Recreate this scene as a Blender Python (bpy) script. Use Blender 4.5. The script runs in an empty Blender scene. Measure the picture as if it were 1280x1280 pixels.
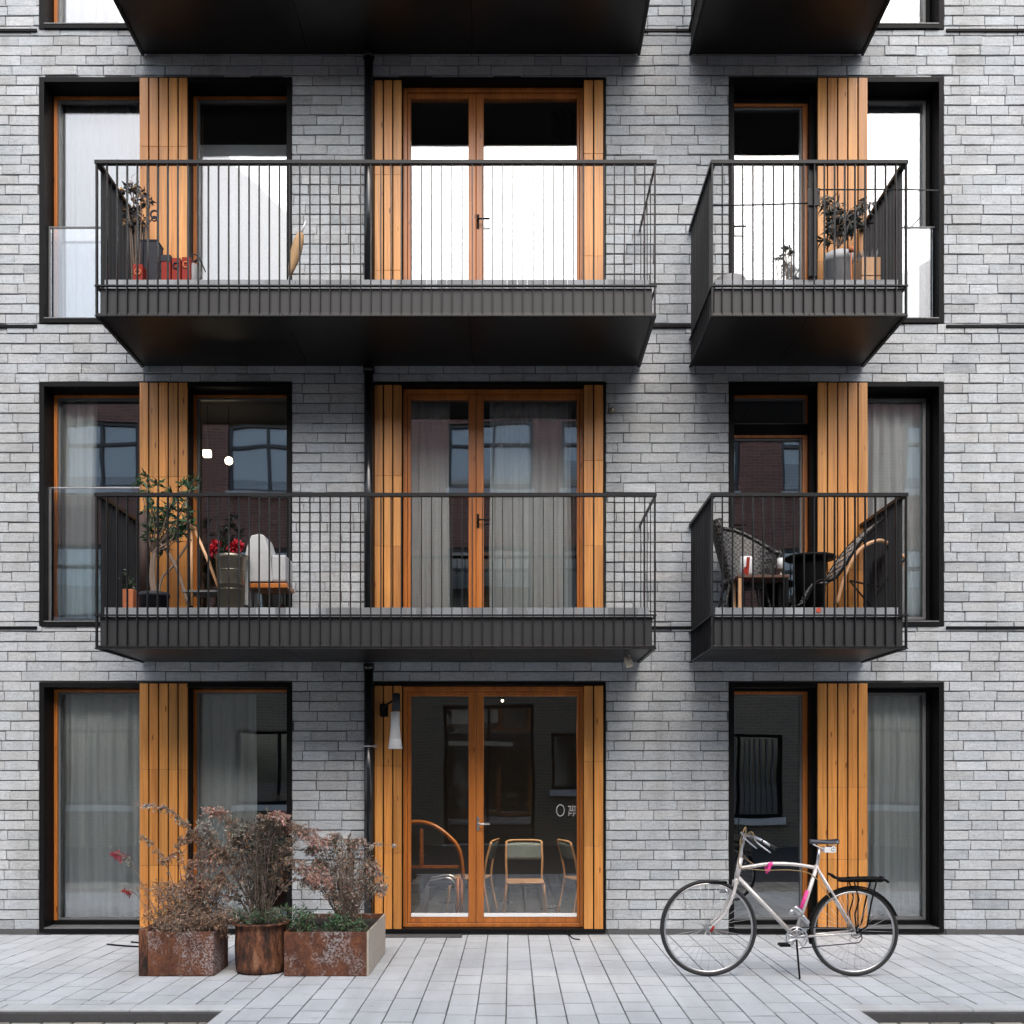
import bpy, math, random
from mathutils import Vector, Matrix
random.seed(7)
R = math.radians
sc = bpy.context.scene
COL = sc.collection
D = 10.5; S0 = 125.0; EYE = 1.6; HOR = 968.0

def W(px, py, y=0.0):
    s = S0 * D / (D + y)
    return Vector(((px - 640) / s, y, EYE + (HOR - py) / s))
def X(px, y=0.0): return W(px, 0, y).x
def Z(py, y=0.0): return W(0, py, y).z

# ------------------------------------------------------------------ mesh builder
class MB:
    def __init__(s): s.v = []; s.f = []; s.c = []; s.m = []; s.sm = []
    def add(s, vs, fs, col=(1, 1, 1), m=0, smooth=False):
        o = len(s.v); s.v.extend([tuple(p) for p in vs])
        for f in fs:
            s.f.append([i + o for i in f]); s.c.append(col); s.m.append(m); s.sm.append(smooth)
    def box(s, x0, x1, y0, y1, z0, z1, col=(1, 1, 1), m=0):
        vs = [(x0,y0,z0),(x1,y0,z0),(x1,y1,z0),(x0,y1,z0),(x0,y0,z1),(x1,y0,z1),(x1,y1,z1),(x0,y1,z1)]
        s.add(vs, [(0,3,2,1),(4,5,6,7),(0,1,5,4),(1,2,6,5),(2,3,7,6),(3,0,4,7)], col, m)
    def obox(s, c, ax, ay, az, hx, hy, hz, col=(1,1,1), m=0):
        c = Vector(c); ax, ay, az = Vector(ax)*hx, Vector(ay)*hy, Vector(az)*hz
        vs = [c-ax-ay-az, c+ax-ay-az, c+ax+ay-az, c-ax+ay-az, c-ax-ay+az, c+ax-ay+az, c+ax+ay+az, c-ax+ay+az]
        s.add(vs, [(0,3,2,1),(4,5,6,7),(0,1,5,4),(1,2,6,5),(2,3,7,6),(3,0,4,7)], col, m)
    def tube(s, pts, r, seg=8, col=(1,1,1), m=0, closed=False, caps=True):
        pts = [Vector(p) for p in pts]; n = len(pts)
        rs = r if isinstance(r, (list, tuple)) else [r]*n
        o = len(s.v); prev = None
        for i, p in enumerate(pts):
            if closed: t = pts[(i+1) % n] - pts[i-1]
            else: t = pts[min(i+1, n-1)] - pts[max(i-1, 0)]
            if t.length < 1e-9: t = Vector((0,0,1))
            t.normalize()
            if prev is None:
                a = Vector((0,0,1)) if abs(t.z) < .9 else Vector((1,0,0))
                u = t.cross(a).normalized()
            else:
                u = prev - t * prev.dot(t)
                if u.length < 1e-6: u = t.orthogonal()
                u.normalize()
            prev = u; w = t.cross(u)
            for k in range(seg):
                a = 2*math.pi*k/seg
                s.v.append(tuple(p + (u*math.cos(a) + w*math.sin(a))*rs[i]))
        rings = n if closed else n-1
        for i in range(rings):
            for k in range(seg):
                a = o+i*seg+k; b = o+i*seg+(k+1) % seg
                c = o+((i+1) % n)*seg+(k+1) % seg; d = o+((i+1) % n)*seg+k
                s.f.append([a,b,c,d]); s.c.append(col); s.m.append(m); s.sm.append(True)
        if caps and not closed:
            s.f.append([o+k for k in reversed(range(seg))]); s.c.append(col); s.m.append(m); s.sm.append(False)
            s.f.append([o+(n-1)*seg+k for k in range(seg)]); s.c.append(col); s.m.append(m); s.sm.append(False)
    def lathe(s, cx, cy, prof, seg=32, col=(1,1,1), m=0, jit=0):
        o = len(s.v)
        for r, z in prof:
            for k in range(seg):
                a = 2*math.pi*k/seg; rr = r*(1+random.uniform(-jit, jit))
                s.v.append((cx+rr*math.cos(a), cy+rr*math.sin(a), z))
        for i in range(len(prof)-1):
            for k in range(seg):
                s.f.append([o+i*seg+k, o+i*seg+(k+1)%seg, o+(i+1)*seg+(k+1)%seg, o+(i+1)*seg+k])
                s.c.append(col); s.m.append(m); s.sm.append(True)
    def ball(s, c, r, col=(1,1,1), m=0, seg=12, sz=1.0):
        c = Vector(c)
        s.lathe(c.x, c.y, [(max(r*math.sin(math.pi*i/8), 1e-4), c.z - r*sz*math.cos(math.pi*i/8)) for i in range(9)], seg, col, m)
    def ring(s, c, rad, r, n=48, seg=8, col=(1,1,1), m=0, axis='y', a0=0, a1=2*math.pi):
        c = Vector(c); closed = abs(a1-a0-2*math.pi) < 1e-6
        k = n if closed else n+1
        pts = []
        for i in range(k):
            a = a0+(a1-a0)*i/n
            if axis == 'y': pts.append(c+Vector((math.cos(a)*rad, 0, math.sin(a)*rad)))
            elif axis == 'z': pts.append(c+Vector((math.cos(a)*rad, math.sin(a)*rad, 0)))
            else: pts.append(c+Vector((0, math.cos(a)*rad, math.sin(a)*rad)))
        s.tube(pts, r, seg, col, m, closed)
    def leaf(s, p, d, L, w, col, fold=.25):
        p = Vector(p); d = Vector(d).normalized()
        u = d.cross(Vector((random.gauss(0,1), random.gauss(0,1), random.gauss(0,1))))
        if u.length < 1e-4: u = d.orthogonal()
        u.normalize(); n = d.cross(u)
        mid = p + d*L*.45 + n*L*fold*.3; tip = p + d*L - n*L*fold*.25
        o = len(s.v)
        s.v.extend([tuple(p), tuple(mid+u*w*.5), tuple(tip), tuple(mid-u*w*.5)])
        s.f.append([o,o+1,o+2,o+3]); s.c.append(col); s.m.append(0); s.sm.append(False)
    def build(s, name, mat, parent=None, bevel=0, solid=0):
        me = bpy.data.meshes.new(name)
        off = Vector((0,0,0))
        if parent is not None:
            p = parent
            while p is not None: off += p.location; p = p.parent
        ox, oy, oz = off
        me.from_pydata([(a-ox, b-oy, c-oz) for a, b, c in s.v], [], s.f)
        mats = mat if isinstance(mat, (list, tuple)) else [mat]
        for mm in mats: me.materials.append(mm)
        me.polygons.foreach_set('material_index', s.m)
        me.polygons.foreach_set('use_smooth', s.sm)
        ca = me.color_attributes.new('Col', 'FLOAT_COLOR', 'CORNER')
        buf = []
        for f, c in zip(s.f, s.c): buf.extend([c[0], c[1], c[2], 1.0]*len(f))
        ca.data.foreach_set('color', buf)
        me.update()
        o = bpy.data.objects.new(name, me); COL.objects.link(o)
        if parent is not None: o.parent = parent
        if solid:
            md = o.modifiers.new('thickness', 'SOLIDIFY'); md.thickness = solid
        if bevel:
            md = o.modifiers.new('edge', 'BEVEL'); md.width = bevel; md.segments = 2; md.limit_method = 'ANGLE'
        return o

def tag(o, label, cat, group=None):
    o['label'] = label; o['category'] = cat
    if group: o['group'] = group
    return o
def thing(name, label, cat, loc=(0,0,0), group=None):
    o = bpy.data.objects.new(name, None); o.empty_display_size = .1; COL.objects.link(o); o.location = loc
    return tag(o, label, cat, group)
def copy_tree(o, parent=None):
    c = o.copy(); COL.objects.link(c)
    if parent is not None: c.parent = parent
    for ch in list(o.children): copy_tree(ch, c)
    return c
def bez(pts, n=12):
    """smooth curve through control points (Catmull-Rom)"""
    P = [Vector(p) for p in pts]; P = [P[0]*2-P[1]] + P + [P[-1]*2-P[-2]]
    out = []
    for i in range(1, len(P)-2):
        for k in range(n):
            t = k/n
            a, b, c, d = P[i-1], P[i], P[i+1], P[i+2]
            out.append(.5*((2*b)+(-a+c)*t+(2*a-5*b+4*c-d)*t*t+(-a+3*b-3*c+d)*t**3))
    out.append(P[-2]); return out

# ------------------------------------------------------------------ materials
def new_mat(name):
    m = bpy.data.materials.new(name); m.use_nodes = True
    nt = m.node_tree; b = nt.nodes['Principled BSDF']
    return m, nt, b
def node(nt, t, **kw):
    n = nt.nodes.new(t)
    for k, v in kw.items():
        if k in n.inputs: n.inputs[k].default_value = v
        else: setattr(n, k, v)
    return n
def coords(nt, scale=(1,1,1)):
    tc = node(nt, 'ShaderNodeTexCoord'); mp = node(nt, 'ShaderNodeMapping')
    mp.inputs['Scale'].default_value = scale
    nt.links.new(tc.outputs['Object'], mp.inputs['Vector']); return mp.outputs['Vector']
def mixc(nt, a, b, fac, mode='MIX'):
    n = nt.nodes.new('ShaderNodeMix'); n.data_type = 'RGBA'; n.blend_type = mode
    for i, v in ((0, fac), (6, a), (7, b)):
        if hasattr(v, 'is_output'): nt.links.new(v, n.inputs[i])
        elif i == 0: n.inputs[0].default_value = v
        else: n.inputs[i].default_value = (*v, 1)
    return n.outputs[2]
def noise(nt, vec, scale, detail=4, rough=.55):
    n = node(nt, 'ShaderNodeTexNoise'); n.inputs['Scale'].default_value = scale
    n.inputs['Detail'].default_value = detail; n.inputs['Roughness'].default_value = rough
    nt.links.new(vec, n.inputs['Vector']); return n.outputs['Fac']
def ramp(nt, fac, stops):
    r = node(nt, 'ShaderNodeValToRGB'); e = r.color_ramp.elements
    while len(e) < len(stops): e.new(.5)
    for el, (p, c) in zip(e, stops):
        el.position = p; el.color = (*c, 1) if len(c) == 3 else c
    nt.links.new(fac, r.inputs['Fac']); return r.outputs['Color']
def bump(nt, b, h, strength=.3, dist=.01):
    n = node(nt, 'ShaderNodeBump'); n.inputs['Strength'].default_value = strength; n.inputs['Distance'].default_value = dist
    nt.links.new(h, n.inputs['Height']); nt.links.new(n.outputs['Normal'], b.inputs['Normal'])
def attr(nt):
    a = node(nt, 'ShaderNodeVertexColor'); a.layer_name = 'Col'; return a.outputs['Color']
def g3(v): return (v, v, v)

def plain(name, col, rough=.5, metal=0, var=.15, nscale=14, bmp=.0, spec=.5, coat=0):
    m, nt, b = new_mat(name); vec = coords(nt)
    nz = noise(nt, vec, nscale, 5)
    c = mixc(nt, tuple(x*(1-var) for x in col), tuple(min(1, x*(1+var)) for x in col), nz)
    nt.links.new(c, b.inputs['Base Color'])
    rr = node(nt, 'ShaderNodeMapRange'); rr.inputs['To Min'].default_value = max(.02, rough-.1); rr.inputs['To Max'].default_value = min(1, rough+.1)
    nt.links.new(nz, rr.inputs['Value']); nt.links.new(rr.outputs['Result'], b.inputs['Roughness'])
    b.inputs['Metallic'].default_value = metal; b.inputs['Specular IOR Level'].default_value = spec
    b.inputs['Coat Weight'].default_value = coat
    if bmp: bump(nt, b, noise(nt, vec, nscale*6, 3), bmp, .004)
    return m
def attr_mat(name, rough=.6, mult=(1,1,1), var=.25, nscale=20, bmp=.1, trans=0, spec=.4):
    m, nt, b = new_mat(name); vec = coords(nt)
    nz = noise(nt, vec, nscale, 5)
    c = mixc(nt, attr(nt), mult, 1.0, 'MULTIPLY')
    c = mixc(nt, c, ramp(nt, nz, [(.25, g3(1-var)), (.75, g3(1+var*.4))]), 1.0, 'MULTIPLY')
    nt.links.new(c, b.inputs['Base Color']); b.inputs['Roughness'].default_value = rough
    b.inputs['Specular IOR Level'].default_value = spec
    if bmp: bump(nt, b, noise(nt, vec, nscale*4, 4), bmp, .006)
    return m

M = {}
def brick_material():
    m, nt, b = new_mat('grey_brick'); vec = coords(nt)
    fine = noise(nt, vec, 55, 6, .65); big = noise(nt, vec, .55, 3); streak = noise(nt, coords(nt, (9, 9, 70)), 1.0, 4)
    c = mixc(nt, attr(nt), ramp(nt, fine, [(.28, g3(.72)), (.5, g3(1.0)), (.72, g3(1.12))]), 1.0, 'MULTIPLY')
    c = mixc(nt, c, ramp(nt, streak, [(.3, g3(.86)), (.62, g3(1.05))]), 1.0, 'MULTIPLY')
    c = mixc(nt, c, ramp(nt, big, [(.3, (.90, .90, .92)), (.7, (1.06, 1.05, 1.04))]), 1.0, 'MULTIPLY')
    drip = noise(nt, coords(nt, (2.6, 2.6, .28)), 1.0, 5, .6); bloom = noise(nt, coords(nt, (1.1, 1.1, 2.2)), 1.0, 6, .65)
    c = mixc(nt, c, ramp(nt, drip, [(.36, (.80, .79, .77)), (.52, g3(1.0))]), .8, 'MULTIPLY')
    bm = node(nt, 'ShaderNodeMath', operation='MULTIPLY'); nt.links.new(ramp(nt, bloom, [(.54, g3(0)), (.70, g3(.5))]), bm.inputs[0]); nt.links.new(ramp(nt, fine, [(.4, g3(.2)), (.6, g3(1))]), bm.inputs[1])
    c = mixc(nt, c, (.60, .61, .62), bm.outputs[0])
    nt.links.new(c, b.inputs['Base Color']); b.inputs['Roughness'].default_value = .78
    b.inputs['Specular IOR Level'].default_value = .35
    add = node(nt, 'ShaderNodeMath', operation='ADD'); nt.links.new(fine, add.inputs[0]); nt.links.new(noise(nt, vec, 14, 5), add.inputs[1])
    bump(nt, b, add.outputs[0], .5, .008)
    return m
M['brick'] = brick_material()
M['mortar'] = plain('dark_mortar', (.12, .12, .125), .95, var=.4, nscale=30)
M['black'] = plain('black_metal', (.0065, .0065, .007), .5, var=.25, spec=.1)
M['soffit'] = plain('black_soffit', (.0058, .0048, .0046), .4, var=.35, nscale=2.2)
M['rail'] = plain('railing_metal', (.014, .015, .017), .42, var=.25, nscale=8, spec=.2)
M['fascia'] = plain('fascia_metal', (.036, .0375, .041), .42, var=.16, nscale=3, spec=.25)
M['pipe'] = plain('gloss_black_pipe', (.012, .013, .015), .16, var=.2, nscale=4)
M['grey_metal'] = plain('grey_metal', (.13, .135, .14), .4, var=.15)
M['upstand'] = attr_mat('upstand_panels', .5, var=.15, nscale=9, bmp=.03)

def wood_material(name, base, dark, rough=.42):
    m, nt, b = new_mat(name)
    grain = noise(nt, coords(nt, (60, 60, 1.6)), 1.0, 7, .62)
    broad = noise(nt, coords(nt, (7, 7, .5)), 1.0, 3)
    c = ramp(nt, grain, [(.28, dark), (.52, base), (.78, tuple(min(1, x*1.22) for x in base))])
    c = mixc(nt, c, ramp(nt, broad, [(.3, (.72, .68, .63)), (.7, (1.08, 1.06, 1.05))]), 1.0, 'MULTIPLY')
    kn = node(nt, 'ShaderNodeTexVoronoi'); kn.inputs['Scale'].default_value = 1.0
    nt.links.new(coords(nt, (10, 10, 2.6)), kn.inputs['Vector'])
    c = mixc(nt, ramp(nt, kn.outputs['Distance'], [(.05, (.38, .26, .18)), (.11, (1, 1, 1))]), c, 1.0, 'MULTIPLY')
    c = mixc(nt, c, attr(nt), 1.0, 'MULTIPLY')
    nt.links.new(c, b.inputs['Base Color']); b.inputs['Roughness'].default_value = rough
    bump(nt, b, grain, .12, .002)
    return m
M['wood'] = wood_material('larch_boards', (.58, .255, .062), (.38, .145, .030))
M['wood_frame'] = wood_material('timber_frame', (.46, .155, .030), (.31, .095, .018), .33)
M['wood_furniture'] = wood_material('bent_wood', (.62, .37, .20), (.48, .26, .13), .35)

def glass_material(name, base=.16, tint=(.985, .995, .99)):
    m = bpy.data.materials.new(name); m.use_nodes = True; nt = m.node_tree; nt.nodes.clear()
    out = node(nt, 'ShaderNodeOutputMaterial'); mx = node(nt, 'ShaderNodeMixShader')
    tr = node(nt, 'ShaderNodeBsdfTransparent'); tr.inputs['Color'].default_value = (*tint, 1)
    gl = node(nt, 'ShaderNodeBsdfGlossy'); gl.inputs['Roughness'].default_value = .0
    gl.inputs['Color'].default_value = (.95, .97, 1, 1)
    fr = node(nt, 'ShaderNodeFresnel'); fr.inputs['IOR'].default_value = 1.5
    mr = node(nt, 'ShaderNodeMapRange'); mr.inputs['From Min'].default_value = .04; mr.inputs['From Max'].default_value = 1
    mr.inputs['To Min'].default_value = base; mr.inputs['To Max'].default_value = 1
    nt.links.new(fr.outputs[0], mr.inputs['Value']); nt.links.new(mr.outputs[0], mx.inputs[0])
    bp = node(nt, 'ShaderNodeBump'); bp.inputs['Strength'].default_value = .05; bp.inputs['Distance'].default_value = .02
    nt.links.new(noise(nt, coords(nt), 1.6, 1), bp.inputs['Height']); nt.links.new(bp.outputs[0], gl.inputs['Normal'])
    nt.links.new(tr.outputs[0], mx.inputs[1]); nt.links.new(gl.outputs[0], mx.inputs[2]); nt.links.new(mx.outputs[0], out.inputs[0])
    return m
M['glass'] = glass_material('window_glass', .165)
M['glass_top'] = glass_material('top_floor_glass', .12)
M['glass_clear'] = glass_material('clear_window_glass', .085)
M['guard_glass'] = glass_material('guard_glass', .09, (.93, .95, .96))
def cloth_material(name, col, trans=.35, nscale=40):
    m = bpy.data.materials.new(name); m.use_nodes = True; nt = m.node_tree; nt.nodes.clear()
    out = node(nt, 'ShaderNodeOutputMaterial'); mx = node(nt, 'ShaderNodeMixShader'); mx.inputs[0].default_value = trans
    d = node(nt, 'ShaderNodeBsdfDiffuse'); t = node(nt, 'ShaderNodeBsdfTranslucent')
    c = mixc(nt, tuple(x*.85 for x in col), col, noise(nt, coords(nt, (1, 1, .15)), nscale, 3))
    for q in (d, t): nt.links.new(c, q.inputs['Color'])
    nt.links.new(d.outputs[0], mx.inputs[1]); nt.links.new(t.outputs[0], mx.inputs[2]); nt.links.new(mx.outputs[0], out.inputs[0])
    return m
M['curtain_white'] = cloth_material('white_curtain', (.56, .58, .61))
M['curtain_grey'] = cloth_material('pale_grey_curtain', (.88, .92, .92), .12)
M['curtain_dark'] = cloth_material('black_curtain', (.02, .02, .022))
M['room'] = plain('interior_paint', (.14, .13, .12), .85, var=.1, nscale=2)
M['room_floor'] = plain('interior_floor', (.16, .16, .165), .3, var=.2, nscale=3)
M['white'] = plain('white_paint', (.78, .79, .80), .35, var=.06)
M['chrome'] = plain('chrome', (.62, .62, .63), .32, metal=1, var=.1)
M['frame_paint'] = plain('bicycle_paint', (.62, .585, .56), .25, metal=.25, var=.08, coat=.5)
M['rubber'] = plain('tyre_rubber', (.016, .016, .017), .65, var=.3, bmp=.1)
M['pink'] = plain('pink_tape', (.75, .05, .28), .5, var=.15)
M['red'] = plain('red_plastic', (.27, .022, .012), .5, var=.2, spec=.2)
M['orange'] = plain('orange_clay', (.52, .17, .07), .7, var=.2)
M['leaf'] = attr_mat('leaves', .55, var=.3, nscale=60, bmp=0)
M['bark'] = plain('bark', (.19, .14, .11), .85, var=.4, nscale=50, bmp=.3)
M['soil'] = plain('soil', (.035, .026, .02), .95, var=.5, nscale=40, bmp=.5)
def wicker_material():
    m, nt, b = new_mat('black_wicker')
    w1 = node(nt, 'ShaderNodeTexChecker'); w1.inputs['Scale'].default_value = 42
    nt.links.new(coords(nt), w1.inputs['Vector'])
    nz = noise(nt, coords(nt), 70, 3)
    c = mixc(nt, (.003, .003, .003), (.085, .082, .08), w1.outputs['Fac'])
    c = mixc(nt, c, ramp(nt, nz, [(.3, g3(.5)), (.7, g3(1.3))]), 1.0, 'MULTIPLY')
    nt.links.new(c, b.inputs['Base Color']); b.inputs['Roughness'].default_value = .4; b.inputs['Specular IOR Level'].default_value = .3
    bump(nt, b, w1.outputs['Fac'], .6, .006); return m
M['wicker'] = wicker_material()
M['zinc'] = plain('zinc', (.25, .23, .185), .32, metal=.85, var=.4, nscale=7)
M['cushion'] = plain('grey_cushion', (.42, .43, .44), .85, var=.12, nscale=30, bmp=.2)
M['pot_grey'] = plain('grey_pot', (.26, .265, .275), .6, var=.18, nscale=10)
M['wicker_pale'] = plain('woven_cord', (.24, .235, .23), .45, var=.3, nscale=40)
M['pot_light'] = plain('light_grey_pot', (.42, .43, .45), .6, var=.12, nscale=10)
M['pot_dark'] = plain('dark_pot', (.032, .035, .045), .6, var=.25, nscale=10, spec=.2)
M['tan'] = plain('tan_cloth', (.50, .32, .17), .8, var=.2)
def rust_material(name, lighter):
    m, nt, b = new_mat(name); vec = coords(nt)
    n1 = noise(nt, vec, 7, 8, .7); n2 = noise(nt, vec, 60, 4, .7); n3 = noise(nt, coords(nt, (1.6, 1.6, .8)), 3.2, 6, .72)
    c = ramp(nt, n1, [(.28, (.035, .012, .008)), (.46, (.095, .032, .015)), (.60, (.16, .056, .024)), (.78, (.075, .028, .016))])
    c = mixc(nt, c, ramp(nt, n2, [(.3, g3(.55)), (.65, g3(1.2))]), 1.0, 'MULTIPLY')
    spk = node(nt, 'ShaderNodeMath', operation='MULTIPLY')
    r3 = ramp(nt, n3, [(.49, g3(0)), (.62, g3(1))]); r2 = ramp(nt, n2, [(.47, g3(0)), (.56, g3(1))])
    nt.links.new(r3, spk.inputs[0]); nt.links.new(r2, spk.inputs[1])
    c = mixc(nt, c, (.31, .28, .28), spk.outputs[0]) if lighter else c
    nt.links.new(c, b.inputs['Base Color']); b.inputs['Roughness'].default_value = .82
    bump(nt, b, n2, .4, .004)
    return m
M['rust'] = rust_material('rusty_steel', True)
def carved_rust():
    m, nt, b = new_mat('rusty_carved_drum'); vec = coords(nt, (16, 16, 4.5))
    n1 = noise(nt, vec, 1.0, 8, .7); n2 = noise(nt, coords(nt), 45, 5, .7)
    c = ramp(nt, n1, [(.38, (.014, .007, .005)), (.47, (.085, .030, .014)), (.55, (.20, .072, .03)), (.63, (.30, .15, .08))])
    c = mixc(nt, c, ramp(nt, n2, [(.3, g3(.6)), (.65, g3(1.15))]), 1.0, 'MULTIPLY')
    nt.links.new(c, b.inputs['Base Color']); b.inputs['Roughness'].default_value = .8
    bump(nt, b, n1, .9, .03); return m
M['rust_carved'] = carved_rust()
M['pale_side'] = plain('weathered_pale_board', (.42, .36, .30), .8, var=.3, nscale=25, bmp=.3)
M['paver'] = None
def paver_material(name):
    m, nt, b = new_mat(name); vec = coords(nt)
    c = attr(nt)
    c = mixc(nt, c, ramp(nt, noise(nt, vec, 90, 5, .7), [(.3, g3(.84)), (.7, g3(1.08))]), 1.0, 'MULTIPLY')
    c = mixc(nt, c, ramp(nt, noise(nt, vec, .9, 5, .6), [(.3, (.86, .86, .87)), (.62, (1.03, 1.03, 1.03))]), 1.0, 'MULTIPLY')
    c = mixc(nt, c, ramp(nt, noise(nt, vec, 6.5, 3, .5), [(.62, g3(1)), (.78, g3(.78))]), 1.0, 'MULTIPLY')
    c = mixc(nt, c, ramp(nt, noise(nt, coords(nt, (2.5, .35, 1)), 1.0, 5, .6), [(.34, (.84, .84, .83)), (.55, g3(1))]), 1.0, 'MULTIPLY')
    gum = node(nt, 'ShaderNodeTexVoronoi'); gum.inputs['Scale'].default_value = 3.2; nt.links.new(vec, gum.inputs['Vector'])
    c = mixc(nt, c, ramp(nt, gum.outputs['Distance'], [(.03, g3(.62)), (.055, g3(1))]), 1.0, 'MULTIPLY')
    nt.links.new(c, b.inputs['Base Color']); b.inputs['Roughness'].default_value = .6
    bump(nt, b, noise(nt, vec, 60, 5), .25, .004); return m
M['paver'] = paver_material('concrete_paver')
M['joint'] = plain('joint_sand', (.07, .068, .064), .95, var=.4, nscale=60)
M['asphalt'] = plain('asphalt', (.05, .05, .052), .9, var=.3, nscale=40, bmp=.4)
M['kerb_dark'] = plain('dark_kerb', (.075, .075, .078), .75, var=.3, nscale=30, bmp=.3)
def opp_brick(name='dark_red_brick', k=1.0, cool=0.0):
    m, nt, b = new_mat(name)
    tc = node(nt, 'ShaderNodeTexCoord'); sp = node(nt, 'ShaderNodeSeparateXYZ'); cb = node(nt, 'ShaderNodeCombineXYZ')
    nt.links.new(tc.outputs['Object'], sp.inputs[0]); nt.links.new(sp.outputs['X'], cb.inputs['X']); nt.links.new(sp.outputs['Z'], cb.inputs['Y'])
    br = node(nt, 'ShaderNodeTexBrick'); br.inputs['Scale'].default_value = 1
    br.inputs['Brick Width'].default_value = .24; br.inputs['Row Height'].default_value = .075; br.inputs['Mortar Size'].default_value = .008
    br.inputs['Color1'].default_value = (.44, .19, .14, 1); br.inputs['Color2'].default_value = (.28, .12, .092, 1)
    br.inputs['Mortar'].default_value = (.42, .36, .33, 1)
    nt.links.new(cb.outputs[0], br.inputs['Vector'])
    c = mixc(nt, br.outputs['Color'], (k*(1-cool), k, k*(1-cool*.15)), 1.0, 'MULTIPLY')
    nt.links.new(c, b.inputs['Base Color']); b.inputs['Roughness'].default_value = .85
    return m
M['opp_brick'] = opp_brick()
M['opp_base'] = opp_brick('brown_brick', 1.05, .38)
def emit_mat(name, col, st):
    m, nt, b = new_mat(name); b.inputs['Emission Color'].default_value = (*col, 1); b.inputs['Emission Strength'].default_value = st
    b.inputs['Base Color'].default_value = (*col, 1); return m
M['lamp_glow'] = emit_mat('lamp_glow', (1, .82, .55), 5)

# ------------------------------------------------------------------ ground
def block(mb, org, u, v, n, a0, a1, b0, b1, h, ch, col, jit=.0015, edge=1.0):
    """one chamfered unit in the plane spanned by u,v, standing h proud along n"""
    def P(a, b, c): return org + u*a + v*b + n*c
    j = lambda: random.uniform(-jit, jit)
    base = [P(a0,b0,-.002), P(a1,b0,-.002), P(a1,b1,-.002), P(a0,b1,-.002)]
    mid = [P(a0+j(),b0+j(),h-ch), P(a1+j(),b0+j(),h-ch), P(a1+j(),b1+j(),h-ch), P(a0+j(),b1+j(),h-ch)]
    hh = h + j()
    top = [P(a0+ch+j(),b0+ch+j(),hh+j()*.4), P(a1-ch+j(),b0+ch+j(),hh+j()*.4), P(a1-ch+j(),b1-ch+j(),hh+j()*.4), P(a0+ch+j(),b1-ch+j(),hh+j()*.4)]
    fs = [(8,9,10,11)]
    for i in range(4):
        k = (i+1) % 4; fs += [(i,k,4+k,4+i), (4+i,4+k,8+k,8+i)]
    mb.add(base+mid+top, fs, col)
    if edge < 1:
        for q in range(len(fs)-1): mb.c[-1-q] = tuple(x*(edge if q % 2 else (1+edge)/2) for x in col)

def subtract(rect, holes, mn=.012):
    out = [rect]
    for h in holes:
        nxt = []
        for (a0,a1,b0,b1) in out:
            h0, h1, g0, g1 = h
            if h1 <= a0 or h0 >= a1 or g1 <= b0 or g0 >= b1: nxt.append((a0,a1,b0,b1)); continue
            if h0-a0 > mn: nxt.append((a0,h0,b0,b1))
            if a1-h1 > mn: nxt.append((h1,a1,b0,b1))
            m0, m1 = max(a0,h0), min(a1,h1)
            if g0-b0 > mn: nxt.append((m0,m1,b0,g0))
            if b1-g1 > mn: nxt.append((m0,m1,g1,b1))
        out = nxt
    return out

def structure(o): o['kind'] = 'structure'; return o
YE = -3.36; XL = -1.96; XR = 2.36; DROP = .075
mb = MB()
def paving(mb, x0, x1, y0, y1, z, w, l, gap, cols, var, ch=.0035):
    x = x0
    while x < x1-.02:
        xe = min(x+w, x1); y = y0 - random.uniform(0, l)*.999
        while y < y1:
            ye = y + l*random.choice((1, 1, 1, .8))
            a0, a1 = max(y, y0), min(ye, y1)
            if a1-a0 > .03:
                g = random.uniform(1-var, 1+var); c = random.choice(cols)
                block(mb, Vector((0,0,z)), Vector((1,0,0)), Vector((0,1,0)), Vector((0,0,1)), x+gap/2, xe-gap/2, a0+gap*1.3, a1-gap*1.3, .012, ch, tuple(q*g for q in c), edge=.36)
            y = ye
        x = xe
PC = [(.53,.558,.583), (.515,.543,.566), (.545,.572,.596)]
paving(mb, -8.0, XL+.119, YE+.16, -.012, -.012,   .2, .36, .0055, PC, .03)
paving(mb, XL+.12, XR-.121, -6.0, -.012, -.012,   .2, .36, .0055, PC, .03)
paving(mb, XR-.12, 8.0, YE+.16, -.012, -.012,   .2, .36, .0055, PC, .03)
structure(mb.build('paving', M['paver']))
mb = MB()
mb.box(-8, 8, YE+.006, 0, -.4, -.0115); mb.box(XL+.006, XR-.006, -6.0, YE+.006, -.4, -.0115)
structure(mb.build('paving_bed', M['joint']))
mb = MB()   # light edging stones along the step
def kerbrow(x0, x1):
    x = x0
    while x < x1-.05:
        xe = min(x+.9, x1); g = random.uniform(.94, 1.05)
        block(mb, Vector((0,0,-.012)), Vector((1,0,0)), Vector((0,1,0)), Vector((0,0,1)), x+.003, xe-.003, YE, YE+.155, .013, .004, (.55*g,.567*g,.58*g)); x = xe
kerbrow(-8, XL+.12); kerbrow(XR-.12, 8)
for xa, xb in ((XL, XL+.115), (XR-.115, XR)):
    y = -6.0
    while y < YE-.05:
        ye = min(y+.9, YE-.003); g = random.uniform(.94, 1.05)
        block(mb, Vector((0,0,-.012)), Vector((1,0,0)), Vector((0,1,0)), Vector((0,0,1)), xa, xb, y+.003, ye-.003, .013, .004, (.55*g,.567*g,.58*g)); y = ye
structure(mb.build('kerb_top', M['paver']))
mb = MB()
mb.box(-8, XL-.002, YE-.03, YE-.001, -.3, -.016); mb.box(XR+.002, 8, YE-.03, YE-.001, -.3, -.016)
mb.box(XL-.03, XL-.001, -6.0, YE-.031, -.3, -.016); mb.box(XR+.001, XR+.03, -6.0, YE-.031, -.3, -.016)
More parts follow.
